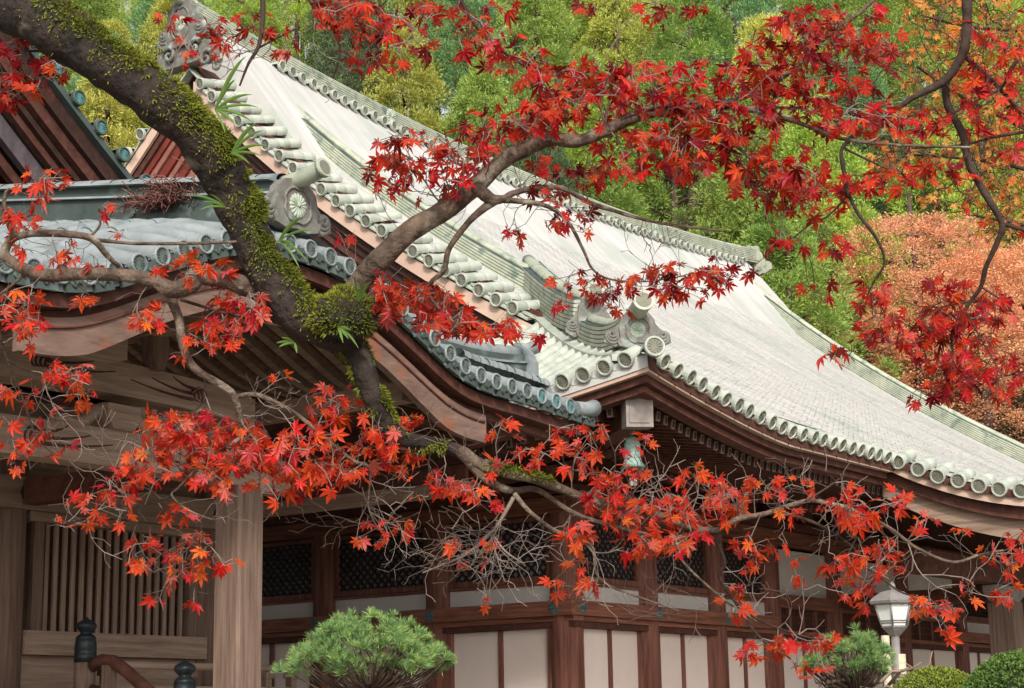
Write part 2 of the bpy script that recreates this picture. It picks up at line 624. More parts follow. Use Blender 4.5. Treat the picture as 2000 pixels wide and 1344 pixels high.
def build_eaves():
    # round-ended tiles on the front eave
    me = tile_mesh('eave_tile', .34, .112, ['tile', 'tile_face'])
    x = -E + .32
    while x < 3.75:
        d = Vector((0, 1, .5))
        link('eave_tile', me, HALL, jit(frame((x, -E - .05, zf(x, -E) - .03), d)))
        x += .36
    # scalloped pan tiles between them
    b = MB()
    n = 5
    secs = []
    for q in range(2):
        secs.append([Vector((q * .32, -.1 + .2 * k / n, -.07 - .035 * math.sin(math.pi * k / n))) for k in range(n + 1)] + [Vector((q * .32, .1 - .2 * k / n, -.105 - .035 * math.sin(math.pi * (n - k) / n))) for k in range(n + 1)])
    b.sweep(secs, True, True, False)
    pan = b.mesh('pan_tile', 'tile')
    x = -E + .32 + .18
    while x < 3.6:
        link('pan_tile', pan, HALL, frame((x, -E - .03, zf(x, -E) - .0), Vector((0, 1, .5))))
        x += .36
    # left eave: full barrel rows up the skirt
    y = -E + .36
    while y < 9:
        xe = min(y - .1, -.35)
        a = Vector((-E - .05, y, zl(-E, y) - .0))
        e = Vector((xe, y, zl(xe, y) + .05))
        if (e - a).length > .3:
            link('eave_tile', tile_mesh('eave_tile', (e - a).length, .115, ['tile', 'tile_face'], .45), HALL, frame(a, e - a))
            link('pan_tile', pan, HALL, frame((a.x + .02, y + .18, zl(-E, y + .18)), e - a))
        y += .36
    # fascias and soffits
    for side in 'fl':
        for nm, m, o0, o1, z0, z1 in (('fascia', 'cream', .04, .14, -.25, -.13), ('eave_board', 'dark', .14, .3, -.36, -.255), ('eave_board', 'rafter', .24, .46, -.46, -.365)):
            secs = []
            A, B = eave_curve(40, side, 0, o0), eave_curve(40, side, 0, o1)
            for p, q in zip(A, B):
                u = Vector((0, 0, 1))
                secs.append([p + u * z0, q + u * z0, q + u * z1, p + u * z1])
            b = MB()
            b.sweep(secs, True, True, False)
            b.build(nm, m, HALL)
    # joints of the fascia sheets
    b = MB()
    for i in range(19):
        x = -E + .3 + i * .44
        z = zf(x, -E)
        b.box(x, x + .012, -E + .03, -E + .05, z - .248, z - .135)
    b.build('fascia_seams', 'dark', HALL, kind='stuff')
    def sof(x, y):
        s_ = min(x, y) + E
        return Vector((x, y, 5.8 + lift(max(x, y) + E) * (1 - s_ / 5.2) + .2 * s_))
    b = MB()
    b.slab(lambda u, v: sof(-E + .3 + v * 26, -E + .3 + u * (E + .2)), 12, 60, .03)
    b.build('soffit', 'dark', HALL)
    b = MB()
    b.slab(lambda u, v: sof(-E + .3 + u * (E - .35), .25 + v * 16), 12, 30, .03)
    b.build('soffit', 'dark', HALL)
    # two tiers of rafters with pale ends
    def rafter(L, w, h):
        b = MB()
        b.box(0, L, -w / 2, w / 2, -h, 0)
        b.cur = 1
        b.box(-.008, .004, -w / 2 - .002, w / 2 + .002, -h - .002, .002)
        b.cur = 2
        b.box(-.011, -.006, -w / 2 + .022, w / 2 - .022, -h + .025, -.025)
        return b.mesh('rafter', ['rafter', endm, 'rafter'])
    endm = 'whitewash'
    r1 = rafter(1.9, .1, .14)
    endm = 'rafter'
    r2 = rafter(3.0, .1, .14)
    for i in range(42):
        x = -3.75 + i * .215
        z = zf(x, -E) - .4
        k = min(1, max(0, (x + 3.9) / 3.9))
        link('rafter', r1, HALL, frame((x, -3.95, z), (0, 1, .16)))
        if x > -2.5:
            link('rafter', r2, HALL, frame((x, -2.5, z - .02 - .16 * k), (0, 1, .3)))
    for i in range(26):
        y = -3.75 + i * .26
        z = zl(-E, y) - .4
        link('rafter', r1, HALL, frame((-3.95, y, z), (1, 0, .16)))
        if y > -2.5:
            link('rafter', r2, HALL, frame((-2.5, y, z - .2), (1, 0, .3)))
    for nm, pts in (('rafter_purlin', [(-2.4 + i * .4, -2.42, zf(-2.4 + i * .4, -E) - .4) for i in range(24)]), ('rafter_purlin', [(-2.42, -2.4 + i * .4, zl(-E, -2.4 + i * .4) - .4) for i in range(24)])):
        b = MB()
        secs = []
        for p in pts:
            p = Vector(p)
            n = Vector((0, .09, 0)) if abs(pts[0][1] - pts[-1][1]) < .1 else Vector((.09, 0, 0))
            u = Vector((0, 0, .12))
            secs.append([p - n - u, p + n - u, p + n + u, p - n + u])
        b.sweep(secs, True, True, False)
        b.build(nm, 'rafter', HALL)
    # hip rafter with its capped end, wind bell below
    d = Vector((-1, -1, -.05)).normalized()
    mt = frame((-4.08, -4.08, 6.03), -d)
    b = MB()
    b.prism([(-.17, -.22), (.17, -.22), (.17, .12), (0, .24), (-.17, .12)], Matrix(((0, 0, 1, 0), (1, 0, 0, 0), (0, 1, 0, 0), (0, 0, 0, 1))), 5.2)
    hr = link('hip_rafter', b.mesh('hip_rafter', 'rafter'), HALL, mt)
    b = MB()
    b.prism([(-.2, -.25), (.2, -.25), (.2, .14), (0, .28), (-.2, .14)], Matrix(((0, 0, 1, -.02), (1, 0, 0, 0), (0, 1, 0, 0), (0, 0, 0, 1))), .3)
    b.prism([(-.15, -.19), (.15, -.19), (.15, .1), (0, .2), (-.15, .1)], Matrix(((0, 0, 1, -.035), (1, 0, 0, 0), (0, 1, 0, 0), (0, 0, 0, 1))), .02)
    link('rafter_cap', b.mesh('rafter_cap', 'whitewash'), hr, mt)
    bell = thing('wind_bell', 'verdigris bronze wind bell hanging under the roof corner', 'bell', (-3.72, -3.72, 5.2))
    b = MB()
    c = (-3.72, -3.72, 0)
    b.lathe([(.02, 5.72), (.06, 5.71), (.1, 5.66), (.12, 5.59), (.115, 5.5), (.12, 5.4), (.14, 5.33), (.18, 5.26), (.15, 5.27), (.1, 5.35), (.08, 5.55)], 18, c)
    for z in (5.6, 5.5, 5.4):
        b.lathe([(.115, z - .012), (.13, z), (.115, z + .012)], 18, c)
    b.build('bell_body', 'verdigris', bell)
    b = MB()
    b.tube([(-3.72, -3.77, 5.95), (-3.72, -3.77, 5.86), (-3.72, -3.72, 5.7), (-3.72, -3.67, 5.86), (-3.72, -3.67, 5.95)], .014, 6)
    b.build('hanging_loop', 'verdigris', bell)
    b = MB()
    b.tube([(-3.72, -3.72, 5.5), (-3.72, -3.72, 5.1)], .01, 5)
    b.box(-3.725, -3.715, -3.78, -3.66, 5.0, 5.12)
    b.build('clapper', 'verdigris', bell)


def build_ridges():
    zt = lambda x: 16.22 + .74 * (abs(x - 13) / 13) ** 2.2
    b = ridge_stack([(-.4 + i * (XL + .8) / 40, YR, zt(-.4 + i * (XL + .8) / 40) - .5) for i in range(41)], .5, .42, 7, .13)
    b.build('main_ridge', ['ridge', 'dgreen'], HALL)
    b = MB()
    secs = []
    for i in range(41):
        x = .35 + i * (XL - .7) / 40
        ye = YR - 2.6
        secs.append([Vector((x, ye, zf(12, ye) - .02)), Vector((x, 2 * YR - ye, zf(12, ye) - .02)), Vector((x, YR + .42, zt(x) - .74)), Vector((x, YR + .2, zt(x) - .48)), Vector((x, YR - .2, zt(x) - .48)), Vector((x, YR - .42, zt(x) - .74)), Vector((x, YR - 1.5, zf(12, YR - 1.5) * .55 + .45 * (zt(x) - .74 - .9) + .05)), ])
    b.sweep(secs, True, True, False)
    b.build('ridge_bed', 'shingle', HALL)
    me = tile_mesh('ridge_tile', .3, .105, ['tile', 'tile_face'])
    x = 1.9
    while x < XL - 1:
        link('ridge_tile', me, HALL, jit(frame((x, YR - .5, zt(x) - .62), (0, 1, .1))))
        x += .36
    b = crest_mesh('ridge_crest', .2, 'crest')
    for x in (6.05, 12.25, 18.4):
        link('ridge_crest', b, HALL, frame((x, YR - .26, zt(x) - .28), (1, 0, 0), None, (0, -1, 0)))
    # left end ornament with volutes under it
    fx = lambda o: Matrix(((0, 0, -1, o[0]), (-1, 0, 0, o[1]), (0, 1, 0, o[2]), (0, 0, 0, 1)))
    ornament(HALL, fx((-.62, YR, 15.95)), .82, 1.0, 'oni', True, .9)
    b = MB()
    for s in (-1, 1):
        for q, (yy, zz, r) in enumerate(((.38, 15.78, .2), (.75, 15.45, .19), (1.1, 15.2, .13))):
            b.tube([Vector((-.66 - .01 * q, YR + s * (p[0]), p[1])) for p in spiral(yy, zz, r, 1.3, 1, .6)], [.06 * (1 - .6 * i / 26) for i in range(27)], 6)
    b.box(-.6, -.3, YR - .8, YR + .8, 15.5, 15.9)
    b.build('volute_base', 'oni', HALL)
    fr = lambda o: Matrix(((0, 0, 1, o[0]), (1, 0, 0, o[1]), (0, 1, 0, o[2]), (0, 0, 0, 1)))
    ornament(HALL, fr((XL + .5, YR, 15.95)), .82, .9, 'ridge', False, .5)
    # descending ridges
    for x, ln in ((1.6, 7.4), (23.2, 12.9)):
        b = ridge_stack([(x, 8.85 - i * ln / 36, zf(12, 8.85 - i * ln / 36) - .02) for i in range(37)], .72, .46, 7, .13)
        b.build('descending_ridge', ['ridge', 'dgreen'], HALL)
    # hip ridge in two tiers
    zh = lambda s: zf(s, s)
    P = [(2.1 - i * 3.9 / 14, 2.1 - i * 3.9 / 14, zh(2.1 - i * 3.9 / 14) + .02 + .16 * (i / 14) ** 3) for i in range(15)]
    ridge_stack(P, .6, .56, 8, .13).build('hip_ridge', ['ridge', 'dgreen'], HALL)
    P2 = [(-1.9 - i * 2.1 / 10, -1.9 - i * 2.1 / 10, zh(-1.9 - i * 2.1 / 10) + .0 + .16 * (i / 10) ** 3) for i in range(11)]
    ridge_stack(P2, .52, .4, 6, .12).build('hip_ridge', ['ridge', 'dgreen'], HALL)
    q = .70710678
    def dg(o):
        return Matrix(((q, 0, -q, o[0]), (-q, 0, -q, o[1]), (0, 1, 0, o[2]), (0, 0, 0, 1)))
    ornament(HALL, dg((-1.95, -1.95, zh(-1.9) + .1)), .5, .68, 'oni', False, .4, True, False, fr=.24)
    ornament(HALL, dg((-4.1, -4.1, zh(-4.1) + .12)), .56, .52, 'oni', True, .55, fr=.24)
    # corner tile pointing out
    me = tile_mesh('corner_tile', .7, .135, ['tile', 'tile_face'])
    link('corner_tile', me, HALL, frame((-4.8, -4.8, zh(-4.5) + .0), (1, 1, -.12)))
    # broad gutter strips that bed the hip ridge
    for s in (-1, 1):
        b = MB()
        secs = []
        for i in range(13):
            t = 1.4 - i * 5.7 / 12
            c = Vector((t, t, (zl(t, t + .3) if s < 0 else zf(t + .3, t)) + .06))
            n = Vector((-q, q, 0)) * (-s)
            secs.append([c + n * .27, c + n * .45 - Vector((0, 0, .03)), c + n * .45 - Vector((0, 0, .12)), c + n * .27 - Vector((0, 0, .12))])
        b.sweep(secs, True, True, False)
        b.build('hip_strip', 'tile', HALL)


def vprof(y, sgn):                                # verge line of the left gable
    return zf(1.5, y)


def build_gable():
    GX = -.6
    me = tile_mesh('verge_tile', 1.0, .118, ['tile', 'tile_face'], .34)
    pb = MB()
    secs = []
    for qx in (0, .95):
        secs.append([Vector((qx, -.12 + .24 * k / 4, -.06 - .03 * math.sin(math.pi * k / 4))) for k in range(5)] + [Vector((qx, .12 - .24 * k / 4, -.11)) for k in range(5)])
    pb.sweep(secs, True, True, False)
    pan = pb.mesh('verge_pan', 'tile')
    for side in (0, 1):
        y = 8.55
        while y > (.3 if side == 0 else 3.0):
            yy = y if side == 0 else 2 * YR - y
            sl = (zf(1.5, y + .1) - zf(1.5, y - .1)) / .2 * (1 if side == 0 else -1)
            zn = Vector((0, -sl, 1)).normalized()
            link('verge_tile', me, HALL, jit(frame((GX, yy, zf(1.5, y) - .15), (1, 0, .26), None, zn)))
            y2 = y - .19
            yy = y2 if side == 0 else 2 * YR - y2
            link('verge_pan', pan, HALL, frame((GX + .04, yy, zf(1.5, y2) - .13), (1, 0, .26), None, zn))
            y -= .38
    # verge boards: parallel bands stepping inwards below the tiles
    bands = ((.17, .46, 'cream', -.5), (.47, .66, 'dark', -.4), (.67, .86, 'red1', -.33), (.88, 1.06, 'red2', -.28), (1.08, 1.36, 'red1', -.22), (1.38, 1.56, 'red2', -.16), (1.58, 1.86, 'red1', -.1), (1.88, 2.1, 'red2', -.05))
    for side in (0, 1):
        for a, c, m, gx in bands:
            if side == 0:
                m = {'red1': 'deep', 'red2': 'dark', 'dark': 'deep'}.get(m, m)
            b = MB()
            secs = []
            for i in range(19):
                y = (.2 if side == 0 else 2.2) + i * (8.85 - (.2 if side == 0 else 2.2)) / 18
                yy = y if side == 0 else 2 * YR - y
                z = zf(1.5, y)
                z -= .13
                secs.append([Vector((gx, yy, z - c)), Vector((gx + .07, yy, z - c)), Vector((gx + .07, yy, z - a)), Vector((gx, yy, z - a))])
            b.sweep(secs, True, True, False)
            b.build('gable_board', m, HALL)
    b = MB()
    for i in range(40):
        y = .3 + i * 17.5 / 40
        yb = y + 17.5 / 40
        t = lambda q: zf(1.5, min(q, 2 * YR - q)) - .5
        b.add([(0, y, 8.2), (0, yb, 8.2), (0, yb, t(yb)), (0, y, t(y))], [(0, 1, 2, 3)])
    b.build('gable_wall', 'orangew', HALL)
    b = MB()
    b.slab(lambda u, v: Vector((-.45 + u * 1.0, .25 + v * 17.6, zf(1.5, min(.25 + v * 17.6, 2 * YR - .25 - v * 17.6)) - .12)), 1, 40, .05)
    b.build('verge_soffit', 'tile', HALL)


LCOL = [0, 2.73, 5.46, 8.2, 10.9, 13.6, 16.3]
RCOL = [2.56, 5.13, 7.47, 10.4, 14.1, 17.65, 20.1]


def lattice_window(side, a, c, z0, z1):
    """window between a and c along the wall; side 'l' on x = 0, 'r' on y = 0"""
    def P(t, dep, z):
        return Vector((dep, t, z)) if side == 'l' else Vector((t, dep, z))
    def bar(b, t0, t1, d0, d1, za, zb):
        if side == 'l':
            b.box(d0, d1, t0, t1, za, zb)
        else:
            b.box(t0, t1, d0, d1, za, zb)
    b = MB()
    bar(b, a, c, -.1, .02, z1, z1 + .07)
    bar(b, a, c, -.1, .02, z0 - .1, z0)
    bar(b, a, a + .09, -.098, .02, z0 + .001, z1 - .001)
    bar(b, c - .09, c, -.098, .02, z0 + .001, z1 - .001)
    f = b.build('lattice_window', 'wood_z', HALL)
    b = MB()
    bar(b, a + .09, c - .09, .0, .015, z0, z1)
    b.build('pane', 'pane', f)
    a2, c2 = a + .09, c - .09
    W, H = c2 - a2, z1 - z0
    n = int((W + H) / .165)
    for dirn in (1, -1):
        for k in range(1, n):
            o = k * (W + H) / n
            p0 = (max(0, o - H), min(o, H))
            p1 = (min(o, W), max(0, o - W))
            if dirn < 0:
                p0, p1 = (W - p0[0], p0[1]), (W - p1[0], p1[1])
            d = Vector((p1[0] - p0[0], p1[1] - p0[1]))
            if d.length < .12:
                continue
            d.normalize()
            nn = Vector((-d.y, d.x)) * .02
            dep = -.045 if dirn > 0 else -.03
            b = MB()
            q = [(p0[0] + nn.x, p0[1] + nn.y), (p1[0] + nn.x, p1[1] + nn.y), (p1[0] - nn.x, p1[1] - nn.y), (p0[0] - nn.x, p0[1] - nn.y)]
            b.add([P(a2 + x, dep, z0 + z) for x, z in q] + [P(a2 + x, dep + .014, z0 + z) for x, z in q], [(0, 1, 2, 3), (7, 6, 5, 4), (0, 4, 5, 1), (1, 5, 6, 2), (2, 6, 7, 3), (3, 7, 4, 0)])
            b.build('slat', 'lattice', f)


def build_walls():
    def bar(t0, t1, d0, d1, z0, z1, side, nm, m, par=None):
        b = MB()
        if side == 'l':
            b.box(d0, d1, t0, t1, z0, z1)
        else:
            b.box(t0, t1, d0, d1, z0, z1)
        return b.build(nm, m, par or HALL)
    col = MB()
    col.lathe([(.27, 0), (.27, 3.0), (.262, 3.8), (.25, 4.15)], 20)
    cm = col.mesh('column', 'wood_z')
    for y in LCOL:
        link('column', cm, HALL, Matrix.Translation((0, y, 1.58)))
    for x in RCOL:
        link('column', cm, HALL, Matrix.Translation((x, 0, 1.58)))
    # main tie beams
    bar(-.345, 9.5, -.345, -.2, 3.45, 3.70, 'l', 'tie_beam', 'wood_y')
    bar(-.343, 7.3, -.343, -.2, 3.452, 3.702, 'r', 'tie_beam', 'wood_x')
    bar(16.9, 22, -.34, -.2, 3.47, 3.72, 'r', 'tie_beam', 'wood_x')
    bar(-.3, 9.5, -.24, .1, 3.36, 3.445, 'l', 'door_head', 'wood_y')
    bar(.2, 22, -.24, .1, 3.362, 3.447, 'r', 'door_head', 'wood_x')
    bar(-.3, 9.5, -.2, .1, 3.26, 3.355, 'l', 'door_track', 'dark')
    bar(.2, 22, -.2, .1, 3.26, 3.357, 'r', 'door_track', 'dark')
    for side, cols, hi in (('l', LCOL, 9), ('r', [0] + RCOL, 22)):
        bar(-.2, hi, -.3, .1, 5.22, 5.5, side, 'head_beam', 'wood_y' if side == 'l' else 'wood_x')
        bar(-.45, hi, -.4, .2, 5.52, 5.68, side, 'cap_beam', 'rafter')
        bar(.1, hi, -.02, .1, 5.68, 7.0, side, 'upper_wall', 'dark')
    cov = crest_mesh('nail_cover', .11, 'cover', 8, 4)
    for y in LCOL[:4]:
        link('nail_cover', cov, HALL, Matrix(((0, 0, -1, -.345), (-1, 0, 0, y if y else .02), (0, 1, 0, 3.575), (0, 0, 0, 1))))
    for x in [.0] + RCOL[:2]:
        link('nail_cover', cov, HALL, Matrix(((1, 0, 0, x), (0, 0, -1, -.345), (0, 1, 0, 3.577), (0, 0, 0, 1))))
    # bays
    def bay(side, a, c, kind):
        a, c = a + .24, c - .24
        if kind == 'n':
            bar(a - .05, c + .05, -.06, .06, 3.69, 4.0, side, 'plaster_panel', 'plaster')
            bar(a - .05, c + .05, -.12, .06, 4.0, 4.05, side, 'sill', 'wood_y' if side == 'l' else 'wood_x')
            lattice_window(side, a, c, 4.16, 5.13)
        elif kind == 'w':
            bar(a - .05, c + .05, -.06, .06, 4.2, 5.15, side, 'plaster_panel', 'plaster')
            bar(a - .05, c + .05, -.2, .06, 3.92, 4.195, side, 'transom_beam', 'wood_x')
            bar(a - .05, c + .05, 0, .05, 3.44, 3.92, side, 'transom_panel', 'dark')
            for k in range(5):
                t = a + (c - a) * k / 4
                bar(t - .05, t + .05, -.08, .0, 3.45, 3.918, side, 'transom_post', 'wood_z')
            for z in (3.6, 3.75):
                bar(a, c, -.05, -.005, z, z + .03, side, 'transom_bar', 'rafter')
        # sliding paper doors
        w_ = (c - a - .16) / 2
        m = 'wood_y' if side == 'l' else 'wood_x'
        bar(a - .06, a + .08, -.14, .05, 1.6, 3.258, side, 'door_jamb', 'wood_z')
        bar(c - .08, c + .06, -.14, .05, 1.6, 3.258, side, 'door_jamb', 'wood_z')
        for k in range(2):
            t0 = a + .08 + k * w_
            p = bar(t0, t0 + w_, -.03, .0, 1.62, 3.255, side, 'shoji_panel', 'paper')
            if k == 0:
                bar(t0 + w_ - .045, t0 + w_ + .045, -.075, -.031, 1.62, 3.254, side, 'stile', 'wood_z', p)
            bar(t0, t0 + w_, -.06, -.031, 1.62, 1.95, side, 'foot_board', m, p)
    for a, c in zip(LCOL[:3], LCOL[1:4]):
        bay('l', a, c, 'n')
    for a, c, k in zip([0] + RCOL[:-1], RCOL, 'nnnwwwn'):
        bay('r', a, c, k)
    # bracket sets over the columns
    def box_mesh(nm, *a):
        b = MB()
        b.box(*a)
        return b.mesh(nm, 'rafter')
    arm = MB()
    L = .75
    poly = [(-L, .0), (-L, .14), (L, .14), (L, 0), (L * .88, -.09), (L * .6, -.14), (-L * .6, -.14), (-L * .88, -.09)]
    arm.prism(poly, Matrix(((1, 0, 0, 0), (0, 0, -1, .075), (0, 1, 0, 0), (0, 0, 0, 1))), .15)
    arm.cur = 1
    for s in (-1, 1):
        arm.box(min(s * L, s * (L + .006)), max(s * L, s * (L + .006)), -.07, .07, .005, .135)
    am = arm.mesh('bracket_arm', ['rafter', 'whitewash'])
    bl = MB()
    bl.prism([(-.15, .14), (.15, .14), (.15, .02), (.1, -.06), (-.1, -.06), (-.15, .02)], Matrix(((1, 0, 0, 0), (0, 0, -1, .13), (0, 1, 0, 0), (0, 0, 0, 1))), .26)
    blm = bl.mesh('bearing_block', 'whitewash')
    base = MB()
    base.prism([(-.3, .2), (.3, .2), (.3, .05), (.2, -.12), (-.2, -.12), (-.3, .05)], Matrix(((1, 0, 0, 0), (0, 0, -1, .3), (0, 1, 0, 0), (0, 0, 0, 1))), .6)
    bm = base.mesh('bracket_set', 'rafter')
    spots = [(0, y, 'l') for y in (0, 1.36, 2.73, 4.1, 5.46, 6.8)] + [(x, 0, 'r') for x in (1.28, 2.56, 3.85, 5.13, 6.3, 7.47, 8.9, 10.4)]
    for x, y, s in spots:
        R = Matrix.Identity(4) if s == 'r' else Matrix.Rotation(-math.pi / 2, 4, 'Z')
        T = Matrix.Translation((x, y, 5.8)) @ R
        p = link('bracket_set', bm, HALL, T)
        for dz, dy in ((.28, 0), (.58, -.45), (.88, -.85)):
            link('bracket_arm', am, p, T @ Matrix.Translation((0, dy, dz)))
            if dy:
                link('bracket_arm', am, p, T @ Matrix.Translation((0, dy / 2 - .1, dz - .28)) @ Matrix.Rotation(math.pi / 2, 4, 'Z'))
            for dx in (-.6, 0, .6):
                link('bearing_block', blm, p, T @ Matrix.Translation((dx, dy, dz + .2)))
    for k, (dy, z) in enumerate(((-.45, 6.5), (-.88, 6.82))):
        bar(dy, 20, dy - .09, dy + .09, z, z + .2, 'l', 'eave_purlin', 'rafter')
        bar(dy + .1, 22, dy - .09, dy + .09, z + .002, z + .202, 'r', 'eave_purlin', 'rafter')
    # podium and veranda
    b = MB()
    b.box(-1.9, 26, -1.9, 19.5, 1.46, 1.58)
    b.build('veranda_floor', 'gwood_x', HALL)
    b = MB()
    b.box(.2, 24.3, .2, 18, 0, 1.455)
    b.build('podium', 'stone', HALL)
    pm = MB()
    pm.lathe([(.14, 0), (.14, 1.455)], 10)
    pm = pm.mesh('veranda_post', 'gwood_z')
    for i in range(9):
        link('veranda_post', pm, HALL, Matrix.Translation((-1.7, -1.7 + i * 2.2, 0)))
        if i:
            link('veranda_post', pm, HALL, Matrix.Translation((-1.7 + i * 2.6, -1.7, 0)))
    # inner dark core so that nothing shines through
    b = MB()
    b.box(.35, 24, .35, 17.8, 1.5, 6.9)
    b.build('inner_core', 'dark', HALL)
    # front step-canopy: verge tiles, fascia, post and beam
    me = tile_mesh('canopy_tile', .62, .125, ['tile', 'tile_face'])
    for i in range(8):
        y = -E - .1 - i * .36
        if y > -E - 2.4:
            sl = (zf(8, y + .1) - zf(8, y - .1)) / .2
            link('canopy_tile', me, HALL, jit(frame((3.7, y, zf(8, y) - .02), (1, 0, .3), None, Vector((0, -sl, 1)))))
    for nm, m, x0, a, c in (('canopy_fascia', 'cream', 3.8, .1, .28), ('canopy_board', 'dark', 3.95, .29, .5), ('canopy_board', 'gwood_y', 4.1, .5, .85)):
        b = MB()
        b.slab(lambda u, v: Vector((x0 + v * .12, -E - 2.3 + u * 2.7, zf(8, -E - 2.3 + u * 2.7) - a)), 14, 1, c - a)
        b.build(nm, m, HALL)
    b = MB()
    b.box(10.35, 10.9, -4.15, -3.6, 0, 3.95)
    b.build('canopy_post', 'gwood_z', HALL)
    b = MB()
    b.prism([(-.75, .32), (.75, .32), (.75, .18), (.45, .02), (.3, 0), (-.3, 0), (-.45, .02), (-.75, .18)], Matrix(((1, 0, 0, 10.62), (0, 0, -1, -3.7), (0, 1, 0, 3.96), (0, 0, 0, 1))), .35)
    b.build('boat_bracket', 'whitewash', HALL)
    b = MB()
    b.box(6, 20, -4.05, -3.7, 4.3, 4.75)
    b.build('canopy_beam', 'rafter', HALL)
    b = MB()
    b.box(10.4, 10.85, -3.69, -.3, 4.0, 4.3)
    b.build('canopy_beam', 'rafter', HALL)


build_roof()
build_eaves()
build_ridges()
build_gable()
build_walls()

# ================================================================== ENTRANCE PORCH (left): karahafu roof on two posts before a slatted vestibule
PX, PY = -11.15, -4.0                            # centre line and front edge
PORCH = thing('entrance_porch', 'entrance vestibule with undulating gabled porch roof of blue-grey tiles', 'porch', (PX, 1, 0))
HU = np.array([0, .4, .8, 1.2, 1.5, 1.9, 2.25, 2.55, 2.85, 3.15, 3.5, 3.9, 4.35, 5.2, 6.2])
HV = np.array([6.99, 6.97, 6.92, 6.82, 6.71, 6.55, 6.39, 6.25, 6.12, 6.03, 5.98, 5.96, 5.95, 5.89, 5.84])
_ud = np.linspace(0, 6.2, 200)
_hd = np.interp(_ud, HU, HV)
_hd = np.convolve(np.pad(_hd, 6, 'edge'), np.ones(13) / 13, 'valid')


def kh(x):
    return float(np.interp(abs(x - PX), _ud, _hd))


def kz(x, y):
    return kh(x) + .17 * (y - PY)


